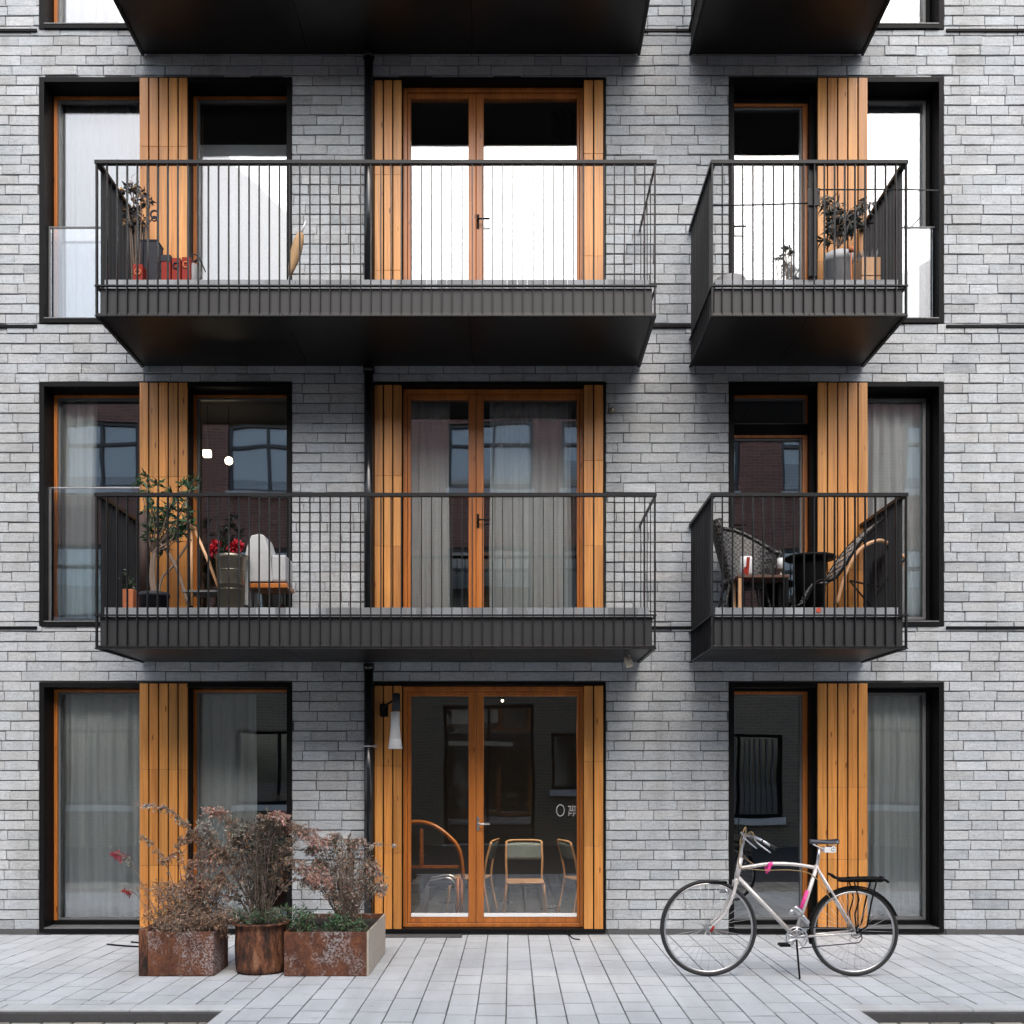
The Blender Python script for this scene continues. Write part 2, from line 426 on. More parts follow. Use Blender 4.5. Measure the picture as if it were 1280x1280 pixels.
structure(mb.build('kerb', M['kerb_dark'], bevel=.004))
mb = MB()
SC = [(.42,.385,.33), (.38,.355,.31), (.45,.415,.36)]
paving(mb, -8, XL-.035, -5.5, YE-.035, -DROP-.012, .21, .21, .012, SC, .12, .006)
paving(mb, XR+.035, 8, -5.5, YE-.035, -DROP-.012, .21, .21, .012, SC, .12, .006)
structure(mb.build('sett_paving', M['paver']))
mb = MB()
mb.box(-200, 200, -200, 200, -.6, -DROP-.0115)
structure(mb.build('ground', M['asphalt']))

# ------------------------------------------------------------------ building
BLD = thing('apartment_building', 'grey brick apartment building with black balconies and orange timber panels between its windows', 'building')
LEV = [  # opening top, opening bottom (m)
    (Z(853), .02), (Z(478), Z(783)), (Z(98), Z(405)), (11.45, Z(38))]
OX = [(X(50), X(365)), (X(467), X(757)), (X(911), X(1179))]
openings = [(x0, x1, b, t) for (t, b) in LEV for (x0, x1) in OX]
WX, WT = 8.0, 12.6
mb = MB()
z = .055; CH = .0992
while z < WT:
    x = -WX - random.uniform(0, .3)
    while x < WX:
        L = .32*random.uniform(.80, 1.14)
        holes = [(h[0]-.004, h[1]+.004, h[2]-.004, h[3]+.004) for h in openings]
        gz = random.uniform(.008, .0125); gx = random.uniform(.004, .008)
        for (a0,a1,b0,b1) in subtract((max(x, -WX), min(x+L-gx, WX), z, z+CH-gz), holes):
            t = random.random()
            g = random.gauss(.435, .022)
            if t < .04: g *= .82
            elif t > .96: g *= 1.12
            wm = random.uniform(-.008, .008)
            block(mb, Vector((0,0,0)), Vector((1,0,0)), Vector((0,0,1)), Vector((0,-1,0)), a0, a1, b0, b1, random.uniform(.010, .016), .0035, (g*.94+wm, g*1.0, g*1.045-wm), .0032)
        x += L
    z += CH
    if abs(z) > 99: break
# mortar plane with the openings left out (second material)
xs = sorted({-WX, WX, *[o[0] for o in openings], *[o[1] for o in openings]})
zs = sorted({-.3, WT, *[o[2] for o in openings], *[o[3] for o in openings]})
for i in range(len(xs)-1):
    for k in range(len(zs)-1):
        cx, cz = (xs[i]+xs[i+1])/2, (zs[k]+zs[k+1])/2
        if any(o[0] < cx < o[1] and o[2] < cz < o[3] for o in openings): continue
        mb.add([(xs[i],0,zs[k]), (xs[i+1],0,zs[k]), (xs[i+1],0,zs[k+1]), (xs[i],0,zs[k+1])], [(0,1,2,3)], m=1)
# returns: sides, top and back of the shell
mb.box(-WX, -WX+.25, .01, 5.2, -.3, WT, m=1); mb.box(WX-.25, WX, .01, 5.2, -.3, WT, m=1)
mb.box(-WX+.25, WX-.25, 5.0, 5.2, -.3, WT, m=1); mb.box(-WX+.25, WX-.25, .01, 5.0, WT-.3, WT-.01, m=1)
mb.build('brick_wall', [M['brick'], M['mortar']], BLD)

# dark ledges at each floor line and the plinth
for zc in (Z(40), Z(409), Z(785)):
    for a, b in ((-WX, OX[0][0]-.02), (OX[0][1]+.02, OX[1][0]-.02), (OX[1][1]+.02, OX[2][0]-.02), (OX[2][1]+.02, WX)):
        mb = MB(); mb.box(a, b, -.030, -.001, zc-.014, zc+.014); mb.build('ledge', M['black'], BLD, bevel=.002)
for a, b in ((-WX, OX[0][0]-.02), (OX[0][1]+.02, OX[1][0]-.02), (OX[1][1]+.02, OX[2][0]-.02), (OX[2][1]+.02, WX)):
    mb = MB(); mb.box(a, b, -.022, -.001, -.011, .052); mb.build('plinth', M['kerb_dark'], BLD, bevel=.003)

# rooms
FL = [(-.02, 2.78), (3.0, 5.72), (5.95, 8.82), (8.98, 11.9)]
for i, (f, c) in enumerate(FL):
    mb = MB()
    e = .006*i
    xa, xb = -WX+.26, WX-.26
    mb.box(xa, xb, .32, 4.98, f-.12, f, m=1)
    mb.box(xa, xb, .28, 4.98, c, c+.1)
    mb.box(xa, xb, 4.5, 4.6, f, c)
    for xp in (-2.05, 1.5): mb.box(xp-.05, xp+.05, .28, 4.5, f, c)
    # inner face of the front wall around the openings
    for a, b in ((xa, OX[0][0]-.02), (OX[0][1]+.02, -2.1), (-2.0, OX[1][0]-.02), (OX[1][1]+.02, 1.45), (1.55, OX[2][0]-.02), (OX[2][1]+.02, xb)):
        mb.box(a, b, .2, .31, f, c)
    mb.build('interior_room', [M['room'], M['room_floor']], BLD)

# linings
YW_ = .19
for (t, b) in LEV:
    for j, (x0, x1) in enumerate(OX):
        mb = MB(); th = .05 if j != 1 else .02; y0, y1 = -.022, (.30 if j != 1 else .24)
        tl = th if j != 1 else .03
        mb.box(x0, x0+th, y0, y1, b, t); mb.box(x1-th, x1, y0, y1, b, t)
        mb.box(x0+th, x1-th, y0, y1, t-tl, t)
        sl = .04
        mb.box(x0+th, x1-th, y0-.012, y1, b-.001, b+sl)
        lin = mb.build('opening_lining', M['black'], BLD, bevel=.003)
        if j != 1:
            mb = MB(); mb.box(x0+th+.004, x1-th-.004, y0-.016, YW_-.012, b+sl+.001, b+sl+.012); mb.build('sill', M['grey_metal'], lin, bevel=.002)

def boards(x0, x1, z0, z1, n, y0=-.03, y1=.0, joints=(), gap=.014, tones=None):
    mb = MB(); w = (x1-x0)/n
    zz = [z0] + sorted(joints) + [z1]
    for i in range(n):
        off = 0
        for k in range(len(zz)-1):
            g = random.uniform(.84, 1.12); r_ = random.uniform(.96, 1.06)
            mb.box(x0+i*w+gap/2, x0+(i+1)*w-gap/2, y0+random.uniform(-.0015,.0015), y1, zz[k]+(.0012 if k else 0), zz[k+1]-.0012, (g, g*r_, g*r_*r_))
    mb.box(x0+.012, x1-.012, y1+.001, y1+.24, z0, z1, m=1)
    return mb.build('timber_panel', [M['wood'], M['black']], BLD, bevel=.002)

PANX = [(X(175), X(236)), (X(1020.5), X(1084))]
for li, (t, b) in enumerate(LEV):
    h = t-b
    for (x0, x1) in PANX:
        boards(x0, x1, b+.045 if b > 1 else .03, t-.012, 5, joints=[b+h*random.uniform(.22, .36), b+h*random.uniform(.52, .78)])
    boards(X(468), X(503), b+.045 if b > 1 else .03, t-.035, 3, y1=.02, joints=[b+h*random.uniform(.2, .35), b+h*random.uniform(.6, .72)])
    boards(X(729), X(754.5), b+.045 if b > 1 else .03, t-.035, 2, y1=.02, joints=[b+h*random.uniform(.2, .35), b+h*random.uniform(.6, .72)])

def frame_mb(mb, x0, x1, z0, z1, y0, y1, l, r, t, b, m=0, col=(1,1,1)):
    mb.box(x0, x0+l, y0, y1, z0, z1, col, m); mb.box(x1-r, x1, y0, y1, z0, z1, col, m)
    mb.box(x0+l, x1-r, y0, y1, z1-t, z1, col, m); mb.box(x0+l, x1-r, y0, y1, z0, z0+b, col, m)
def pane(x0, x1, z0, z1, y, par, mat=None, tilt=None):
    mb = MB(); a = random.uniform(-.0035, .0035) if tilt is None else tilt; e = .006
    h = (x1-x0)/2
    mb.obox(((x0+x1)/2, y+.006, (z0+z1)/2), Vector((1, a, 0)), Vector((-a, 1, 0)), Vector((0,random.uniform(-.002,.002),1)), h+e, .005, (z1-z0)/2+e)
    return mb.build('pane', mat or GLASS_NOW[0] or M['glass'], par)
GLASS_NOW = [None]
def window(x0, x1, z0, z1, y, mat, l=.045, r=.045, t=.045, b=.05, sash=.02, sashmat=None):
    mb = MB(); mb.box(x0, x0+l, y, y+.08, z0+b, z1-t); mb.box(x1-r, x1, y, y+.08, z0+b, z1-t); mb.box(x0, x1, y, y+.08, z1-t, z1)
    mb.box(x0, x1, y-.004, y+.08, z0, z0+b, m=1)
    w = mb.build('window', [mat, M['black']], BLD, bevel=.003)
    mb = MB(); q = .002
    frame_mb(mb, x0+l+q, x1-r-q, z0+b+q, z1-t-q, y+.018, y+.07, sash, sash, sash, sash)
    mb.build('sash', sashmat or M['grey_metal'], w, bevel=.002)
    pane(x0+l+sash, x1-r-sash, z0+b+sash, z1-t-sash, y+.04, w)
    return w
def lever(par, x, z, y, right=True, mat=None):
    mb = MB(); d = 1 if right else -1
    mb.box(x-.012, x+.012, y-.006, y, z-.07, z+.07)
    mb.tube([(x, y-.004, z), (x, y-.05, z), (x+d*.02, y-.056, z), (x+d*.12, y-.056, z)], .009, 8)
    mb.build('handle', mat or M['chrome'], par)

YW = .19
for li, (t, b) in enumerate(LEV):
    zt, zb = t-.055, b+.045; GLASS_NOW[0] = M['glass_top'] if li >= 2 else M['glass']
    # left opening
    window(OX[0][0]+.055, PANX[0][0]+.03, zb, zt, YW, M['wood_frame'], l=.036, r=.04, t=.026)
    w = window(X(239.5, YW), OX[0][1]-.055, zb, zt, YW, M['wood_frame'], l=.05, r=.015, t=.026, sash=.016)
    # right opening
    xa, xb = OX[2][0]+.055, X(1009.5, YW)
    if li == 1:
        zm = Z(540, YW)
        w = window(xa, xb, zb, zm-.03, YW, M['wood_frame'], l=.022, r=.05, t=.03)
        w2 = window(xa, xb, zm+.03, zt, YW, M['wood_frame'], l=.02, r=.02, t=.03, sash=.015)
        mb = MB(); mb.box(xa, xb, YW-.01, YW+.09, zm-.029, zm+.029); mb.build('transom', M['black'], w)
    else:
        zq = zt - (.075 if li == 2 else .02)
        w = window(xa, xb, zb, zq, YW, M['wood_frame'], l=.022, r=.05, t=.03)
        mb = MB(); mb.box(xa, xb, YW-.004, YW+.09, zq+.001, zt+.004); mb.build('head_casing', M['black'], w, bevel=.004)
    lever(w, xa+.03, b+1.05, YW+.005, True, M['black'])
    mb = MB(); mb.box(xb+.002, PANX[1][0]+.02, YW-.09, YW+.08, zb, zt+.003)
    mb.build('mullion', M['black'], BLD, bevel=.003)
    window(PANX[1][1]-.04, OX[2][1]-.055, zb, zt, YW, M['black'], l=.04, r=.035, t=.03, sash=.03, sashmat=M['grey_metal'])
    # centre: two leaf timber door
    y = .09; x0, x1 = X(504, y), X(729.5, y); xm0, xm1 = X(585.5, y), X(604.5, y)
    zt2, zb2 = t-.033, b+.042
    mb = MB(); frame_mb(mb, x0, x1, zb2, zt2, y, y+.1, .04, .04, .045, .04)
    w = mb.build('window', M['wood_frame'], BLD, bevel=.004)
    xc = (xm0+xm1)/2
    for (a0, a1, gl, gr) in ((x0+.042, xc-.0015, x0+.075, xm0), (xc+.0015, x1-.042, xm1, x1-.065)):
        mb = MB(); frame_mb(mb, a0, a1, zb2+.042, zt2-.047, y+.018, y+.085, gl-a0, a1-gr, .05, .075)
        mb.build('sash', M['wood_frame'], w, bevel=.006)
        pane(gl, gr, zb2+.117, zt2-.097, y+.05, w, M['glass_clear'] if li == 0 else None)
        mb = MB(); mb.box(gl+.003, gr-.003, y+.012, y+.046, zb2+.10, zb2+.135); mb.build('weather_bar', M['white'] if li == 0 else M['grey_metal'], w, bevel=.002)
    lever(w, xc+.02, b+1.08, y+.016, True, None if li == 0 else M['black'])
    if li == 0: CW = w
# lettering on the ground floor glass
GLASS_NOW[0] = None
mb = MB(); yy = .09+.05-.004
c = W(700.5, 1013, yy); rx, rz = .04, .057
mb.tube([(c.x+rx*math.cos(a)*(1), yy, c.z+rz*math.sin(a)) for a in [2*math.pi*i/24 for i in range(24)]], .006, 6, closed=True)
for (dx, dz, wx, wz) in ((-.035,.04,.02,.006),(.02,.04,.025,.006),(-.03,.012,.006,.02),(.03,.01,.006,.02),(0,.02,.006,.03),(0,0,.045,.006),(-.03,-.03,.02,.006),(.025,-.03,.02,.006),(-.045,-.035,.006,.02),(.012,-.04,.006,.02)):
    g = W(715.5, 1013, yy); mb.box(g.x+dx*.8-wx*.8, g.x+dx*.8+wx*.8, yy-.002, yy, g.z+dz-wz, g.z+dz+wz)
mb.build('lettering', plain('grey_decal', (.38,.38,.38), .5), CW)

# glass guards in front of the outer windows
for li, ytop in ((1, 611), (2, 286)):
    t, b = LEV[li]
    for (xa, xb) in ((OX[0][0]+.052, PANX[0][0]-.01), (PANX[1][1]+.01, OX[2][1]-.052)):
        if li == 1 and xa > 0: continue
        mb = MB(); zt = Z(ytop, .1)
        mb.box(xa+.02, xb-.02, .085, .095, b+.06, zt)
        g = mb.build('glass_guard', M['guard_glass'], BLD)
        mb = MB(); mb.box(xa, xb, .078, .102, zt, zt+.012); mb.box(xa, xa+.018, .078, .102, b+.045, zt)
        mb.build('guard_rail', M['grey_metal'] if li == 2 else M['chrome'], g)

# balconies
def balcony(x0, x1, zs, zf, zu, zr, dep=1.2):
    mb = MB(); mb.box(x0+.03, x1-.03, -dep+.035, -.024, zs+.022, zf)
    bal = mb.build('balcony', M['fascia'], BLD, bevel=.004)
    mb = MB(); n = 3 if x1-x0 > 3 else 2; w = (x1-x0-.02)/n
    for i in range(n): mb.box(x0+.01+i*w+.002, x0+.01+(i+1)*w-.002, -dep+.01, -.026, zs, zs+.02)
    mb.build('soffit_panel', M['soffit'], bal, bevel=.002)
    mb = MB()
    x = x0+.05
    while x < x1-.06:
        xe = min(x+random.choice((.09,.18,.27)), x1-.05); g = random.choice((.24,.27,.30,.33,.22,.28)); 
        if random.random() < .05: g = .42
        mb.box(x, xe-.003, -dep+.085, -dep+.10, zf+.001, zu, (g*.92, g, g*1.10)); x = xe
    for xx in (x0+.05, x1-.065): mb.box(xx, xx+.015, -dep+.102, -.03, zf+.001, zu, (.2,.21,.22))
    mb.build('upstand', M['upstand'], bal)
    mb = MB(); bw, bd = .0055, .017
    nb = round((x1-x0)/.0905)
    for i in range(nb+1):
        x = x0+.008+(x1-x0-.016)*i/nb; q = .012 if i in (0, nb) else bw
        mb.box(x-q/2-.001, x+q/2+.001, -dep, -dep+2*bd, zs-.002, zr-.031)
    ns = round(dep/.0905)
    for xx in (x0, x1-2*bd):
        thin = xx > 0 and x1-x0 > 3
        if thin:
            for i in range(1, 5): mb.box(xx+bd-.004, xx+bd+.004, -dep+dep*i/5-.004, -dep+dep*i/5+.004, zs-.002, zr-.031)
        for i in range(1, ns if not thin else 0):
            y = -dep+.04+(dep-.08)*i/ns
            mb.box(xx, xx+2*bd, y-bw/2, y+bw/2, zs-.002, zr-.031)
    # top rail, lower rail
    for (za, zb_, ww) in ((zr-.030, zr, .046), (zf+.002, zf+.014, .03)):
        mb.box(x0-.006, x1+.006, -dep-.006, -dep-.006+ww, za, zb_)
        for xx in (x0-.006, x1+.006-ww):
            v = .014 if (xx > 0 and x1-x0 > 3) else ww
            mb.box(xx+ww-v if xx > x0 else xx, xx+ww, -dep-.005+ww, -.024, za, zb_)
    mb.box(x0-.004, x1+.004, -dep-.004, -dep+.03, zs-.014, zs-.003)
    for xx in (x0-.004, x1-.026): mb.box(xx, xx+.03, -dep+.031, -.026, zs-.014, zs-.003)
    mb.build('railing', M['rail'], bal)
    return bal
yb = -1.2
XA = (X(119, yb), X(820, yb)); XB = (X(889.5, yb), X(1134.5, yb))
DK = [2.965, 5.915, 9.03]
for (xa, xb) in (XA, XB):
    balcony(xa, xb, 2.725, Z(770, yb), Z(757.5, yb), Z(616, yb))
    balcony(xa, xb, 5.672, Z(358, yb), Z(344, yb), Z(200, yb))
    balcony(xa, xb, 8.784, 9.035, 9.14, 10.14)

# wires on the upper right balcony
mb = MB()
b2 = None
mb.tube([W(891, 257, -1.21), W(950, 256, -1.21), W(1010, 254, -1.21)], .006, 6)
mb.tube([W(1024, 237, -1.19), W(1135, 237, -1.19)], .006, 6)
mb.tube([W(1135, 237, -1.19), W(1175, 238, -.03)], .006, 6)
mb.build('railing_wire', M['rail'], BLD)
mb = MB(); c = W(1016, 240, -1.15)
mb.box(c.x-.035, c.x+.035, -1.15, -1.12, Z(345, -1.15), Z(200, -1.15)); mb.box(c.x-.05, c.x+.06, -1.165, -1.151, Z(258, -1.15), Z(236, -1.15))
mb.build('railing_post', M['rail'], BLD, bevel=.003)

# rainwater pipe
mb = MB(); xp = X(461, -.08)
for za, zb_ in ((.02, 2.70), (3.0, 5.65), (5.95, 8.76)):
    mb.tube([(xp, -.085, za), (xp, -.085, zb_-.06)], .046, 20); mb.tube([(xp, -.085, zb_-.06), (xp, -.085, zb_)], .056, 20)
dp = mb.build('drainpipe', M['pipe'], BLD)
mb = MB()
for zz in (Z(933),):
    mb.ring((xp, -.085, zz), .049, .008, 24, 6, axis='z'); mb.box(xp-.075, xp+.075, -.065, -.02, zz-.014, zz+.014)
mb.build('pipe_bracket', M['chrome'], dp)

# ------------------------------------------------------------------ curtains and blinds
def curtain(pxa, pxb, li, label, mat='curtain_grey', y=.345, amp=.05, wl=.17, ztop=None, zbot=None, name='curtain', cat='curtain', group='curtains hanging behind the windows'):
    t, b = LEV[li]; mb = MB(); x0, x1 = X(pxa, y), X(pxb, y); n = int((x1-x0)/.012)+2
    zt = t-.02 if ztop is None else ztop; zb_ = b+.06 if zbot is None else zbot
    rows = 14; ph = random.uniform(0, 6); o = len(mb.v); vs = []; fs = []
    for j in range(rows+1):
        tz = j/rows
        for i in range(n+1):
            u = i/n; x = x0+(x1-x0)*u
            w = math.sin(2*math.pi*x/wl+ph+.8*math.sin(x*5+ph))+.45*math.sin(2*math.pi*x/(wl*.43)+2*ph)
            vs.append((x+.006*math.sin(7*tz+ph+9*u), y+amp*w*(.45+.55*tz)*(1 if amp else 0), zt+(zb_-zt)*tz))
    for j in range(rows):
        for i in range(n):
            a = j*(n+1)+i; fs.append((a, a+1, a+n+2, a+n+1))
    mb.add(vs, fs, smooth=True)
    return tag(mb.build(name, M[mat], None, solid=.003), label, cat, group)
curtain(62, 185, 0, 'pale pleated curtain behind the ground floor glass at the far left', wl=.19)
curtain(244, 322, 0, 'pale sheer curtain half drawn behind the planters, dark glass to its right', wl=.15)
curtain(1083, 1150, 0, 'sheer pale curtain behind the narrow ground floor window right of the bicycle', wl=.12)
curtain(66, 120, 1, 'grey curtain gathered at the left of the middle floor window beside the tall potted tree', wl=.12)
curtain(512, 562, 1, 'grey curtain behind the left leaf of the middle floor timber balcony door', wl=.1)
curtain(612, 714, 1, 'grey curtain behind the right leaf of the middle floor timber balcony door', wl=.12)
curtain(1080, 1164, 1, 'added pale curtain imitating the reflection in the narrow middle floor window right of the wicker lounge chair', wl=.13)  # pale cloth added here in place of mirrored sky and brick
curtain(60, 185, 2, 'white pleated curtain behind the top left window with a glass guard', 'curtain_white', wl=.12, amp=.02)
curtain(1080, 1165, 2, 'plain white blind behind the narrow top floor window at the far right', 'curtain_white', amp=.003, name='roller_blind', cat='blind', group='white blinds behind the top windows')
for pa, pb, lab in ((242, 366, 'white blind pulled up from the sill, behind the leaning folded parasol'), (508, 588, 'white blind behind the narrow left leaf of the top floor timber door'),
                    (602, 728, 'white blind behind the wide right leaf of the top floor timber door'), (915, 1008, 'white blind behind the top floor balcony door beside the drooping plant')):
    curtain(pa, pb, 2, lab, 'curtain_white', amp=.002, ztop=Z(181 if pa < 900 else 200, .34), name='roller_blind', cat='blind', group='white blinds behind the top windows')
curtain(690, 730, 2, 'black curtain at the right end of the top floor timber door', 'curtain_dark', y=.5, wl=.09)
curtain(45, 200, 3, 'white curtain behind the window cut by the top left edge of the picture', 'curtain_white', wl=.12)
curtain(1080, 1160, 3, 'white blind behind the window cut by the top right edge of the picture', 'curtain_white', amp=.003, name='roller_blind', cat='blind', group='white blinds behind the top windows')

# pendant lamps in the middle floor room
for (a, b_, lab, sq) in ((259, 567, 'square lit pendant lamp inside the middle floor window, the left one', True), (286, 576, 'round lit pendant lamp inside the middle floor window, the right one', False)):
    p = W(a, b_, 1.2); t = thing('pendant_lamp', lab, 'lamp', tuple(p), 'lit lamps behind the middle floor window')
    mb = MB()
    if sq: mb.box(p.x-.04, p.x+.04, p.y-.03, p.y+.03, p.z-.035, p.z+.035)
    else: mb.ball(p, .045)
    mb.build('lamp_shade', M['lamp_glow'], t)
    mb = MB(); mb.tube([p+Vector((0,0,.034)), (p.x, p.y, 5.715)], .004, 6); mb.build('cord', M['black'], t)

# ------------------------------------------------------------------ furniture helpers
def make_chair(loc, rot, label, group):
    t = thing('chair', label, 'chair', (0,0,0), group)
    mb = MB()
    pts = []
    n = 12
    # curved seat board
    for k in range(n+1):
        u = -1+2*k/n
        pts.append(u)
    mb.box(-.21, .21, -.21, .20, .425, .45); mb.build('seat', M['wood_furniture'], t, bevel=.012)
    mb = MB(); vs = []; fs = []
    for j in range(7):
        for i in range(n+1):
            u = -1+2*i/n; v = j/6
            vs.append((u*.205*(1-.04*v), .215+.055*v-.03*(1-u*u)*-1, .66+.19*v - .012*u*u*(1 if j == 6 else 0)))
    for j in range(6):
        for i in range(n):
            a = j*(n+1)+i; fs.append((a,a+1,a+n+2,a+n+1))
    mb.add(vs, fs, smooth=True); mb.build('backrest', plain('grey_green_board', (.13,.16,.16), .4), t, solid=.014)
    for sx in (-1, 1):
        mb = MB(); mb.tube([(sx*.20, -.19, .43), (sx*.215, -.205, .3), (sx*.235, -.23, .0)], [.014,.013,.010], 8); mb.build('leg', M['wood_furniture'], t)
        mb = MB(); mb.tube(bez([(sx*.235, .27, 0), (sx*.215, .21, .3), (sx*.20, .195, .45), (sx*.205, .225, .66), (sx*.20, .28, .86)], 5), .0135, 8); mb.build('leg', M['wood_furniture'], t)
    mb = MB(); mb.tube(bez([(-.20,.28,.86), (-.12,.30,.872), (.12,.30,.872), (.20,.28,.86)], 5), .012, 8); mb.build('top_rail', M['wood_furniture'], t)
    t.location = loc; t.rotation_euler = (0,0,rot); return t
def gp(px, py):   # ground point under a pixel at z=0
    s = (py-HOR)/EYE; y = D*S0/s-D; return W(px, py, y)
p = gp(656, 1149)
c0 = make_chair((p.x, p.y, -.018), .02, 'wooden chair with dark backrest facing the glass door, seen whole through the right leaf', 'chairs in the ground floor room')
for (q, rot, lab) in (((735, 1146), 1.9, 'wooden chair cut off by the right edge of the ground floor door glass'), ((588, 1144), -1.75, 'wooden chair mostly behind the centre post of the ground floor door')):
    c = copy_tree(c0); p = gp(*q); c.location = (p.x, p.y+.15, -.018); c.rotation_euler = (0,0,rot); c['label'] = lab

for (a, b_, lab) in ((628, 876, 'small lit ceiling spotlight seen high in the door glass, the left one'), (700, 866, 'small lit ceiling spotlight seen at the top right of the door glass')):
    p = W(a, b_, .75); t = thing('spotlight', lab, 'lamp', tuple(p), 'lit spotlights in the ground floor room')
    mb = MB(); mb.ball(p, .014); mb.build('bulb', M['lamp_glow'], t)
    mb = MB(); mb.tube([p+Vector((0,.0,.02)), p+Vector((0,0,.09))], [.03,.022], 14); mb.tube([p+Vector((0,0,.09)), (p.x, p.y, 2.78)], .006, 6); mb.build('lamp_head', M['black'], t)
    ld = bpy.data.lights.new('spotlight_beam', 'SPOT'); ld.energy = 45; ld.spot_size = R(150); ld.spot_blend = .6; ld.shadow_soft_size = .03; ld.color = (1, .86, .68)
    lo_ = bpy.data.objects.new('spotlight_beam', ld); COL.objects.link(lo_); lo_.parent = t; lo_.location = (0, 0, -.02)
# arched settee
p = gp(515, 1150); t = thing('settee', 'arched wooden settee with dark seat behind the left leaf of the ground floor door', 'settee', (p.x, p.y, -.018))
yS = p.y; f = lambda a, b_, dy=0: W(a, b_, yS+dy)
mb = MB()
arc = [f(450,1098), f(455,1062), f(478,1036), f(513,1028), f(537,1030), f(558,1043), f(574,1063), f(579,1098)]
mb.tube(bez(arc, 6), .024, 8); mb.build('arched_back', M['wood_frame'], t)
mb = MB(); 
for a in (490, 527): mb.box(f(a,0).x-.018, f(a,0).x+.018, yS-.014, yS+.014, f(0,1082).z, f(0,1036).z)
mb.box(f(458,0).x, f(574,0).x, yS-.012, yS+.012, f(0,1083).z-.02, f(0,1083).z+.012); mb.build('back_slats', M['wood_frame'], t)
mb = MB(); mb.box(f(455,0).x, f(530,0).x, yS-.5, yS-.03, .36, .46); mb.build('seat', M['pot_dark'], t, bevel=.02)
for a, dy in ((452, 0), (577, 0), (458, -.48), (572, -.48)):
    mb = MB(); mb.tube([W(a,1098,yS+dy), (W(a,1098,yS+dy).x, yS+dy, -.018)], .018, 8); mb.build('leg', M['wood_frame'], t)
# chrome stool
p = gp(551, 1155); t = thing('stool', 'low chrome stool with bent tube legs in front of the arched settee', 'stool', (p.x, p.y, -.018))
mb = MB(); mb.box(p.x-.15, p.x+.12, p.y-.14, p.y+.14, .43, .46); mb.build('seat', M['pot_dark'], t, bevel=.012)
for dy in (-.15, .15):
    mb = MB(); mb.tube(bez([(p.x-.15, p.y+dy, -.018), (p.x-.14, p.y+dy, .42), (p.x-.05, p.y+dy, .49), (p.x+.1, p.y+dy, .5), (p.x+.17, p.y+dy, .38), (p.x+.14, p.y+dy, -.018)], 6), .012, 8)
    mb.build('leg_loop', M['chrome'], t)

# ------------------------------------------------------------------ small wall things
p = W(494, 905, -.22); t = thing('wall_lamp', 'white flared wall lamp on a black arm beside the drainpipe', 'lamp', (p.x, -.02, p.z))
mb = MB(); s_ = S0*D/(D-.22)
mb.lathe(p.x, -.22, [(.001, Z(889,-.22)), (.044, Z(890,-.22)), (.044, Z(905,-.22)), (.05, Z(918,-.22)), (.07, Z(936,-.22)), (.066, Z(936,-.22)), (.042, Z(905,-.22)), (.03, Z(895,-.22))], 24)
mb.build('lamp_shade', M['white'], t)
mb = MB(); mb.lathe(p.x+.01, -.22, [(.001, Z(866,-.22)), (.038, Z(867,-.22)), (.042, Z(888.7,-.22)), (.001, Z(889,-.22))], 20); mb.build('cap', M['pot_dark'], t)
mb = MB(); mb.tube(bez([(p.x-.13, -.032, Z(888,-.1)), (p.x-.13, -.15, Z(886,-.1)), (p.x-.05, -.2, Z(878,-.2)), (p.x, -.22, Z(876,-.2))], 5), .011, 8)
mb.box(p.x-.17, p.x-.09, -.06, -.0335, Z(896,-.04), Z(880,-.04)); mb.build('bracket', M['black'], t)
p = W(785, 826, -.75); t = thing('spotlight', 'small cream spotlight fixed under the right end of the lower wide balcony', 'lamp', (p.x, -.75, 2.71))
mb = MB(); mb.tube([(p.x, -.75, 2.709), (p.x, -.75, 2.69)], .02, 12); mb.build('mount', M['white'], t)
mb = MB(); mb.tube([(p.x-.02, -.75, 2.70), (p.x, -.76, 2.66), (p.x+.015, -.77, 2.60)], [.02, .04, .035], 14); mb.build('lamp_head', plain('cream_plastic', (.5,.45,.36), .5), t)
mb = MB(); p = W(765, 513, -.03); mb.lathe(0, 0, [(.001,-.02), (.028,-.015), (.035,0), (.03,.014), (.001,.014)], 18)
o = mb.build('wall_vent', M['zinc']); o.rotation_euler = (R(90),0,0); o.location = (p.x, -.03, p.z); tag(o, 'small round metal vent cap on the bricks right of the middle timber door', 'vent')
# mat, cables
mb = MB(); a = gp(484, 1171); mb.box(X(482,-.1), X(578,-.1), -.22, -.05, .001, .012)
tag(mb.build('doormat', M['kerb_dark'], None, bevel=.003), 'thin dark doormat on the paving at the timber door', 'doormat')
mb = MB(); mb.tube(bez([W(708,1160,-.03), W(709,1166,-.05), (X(713,-.2), -.12, .006), (X(716,-.2), -.3, .006), (X(724,-.3), -.36, .006)], 6), .006, 6)
tag(mb.build('cable', M['black']), 'short black cable trailing from the timber door onto the paving', 'cable', None)
mb = MB(); a = gp(134, 1181); b_ = gp(176, 1184); mb.tube(bez([(a.x, a.y, .006), ((a.x+b_.x)/2, b_.y+.02, .012), (b_.x, b_.y, .006), (b_.x+.05, b_.y+.12, .006), ((a.x+b_.x)/2, a.y+.12, .008)], 6), .008, 6)
tag(mb.build('cable', M['black']), 'loop of black cable lying on the paving left of the planters', 'cable', None)

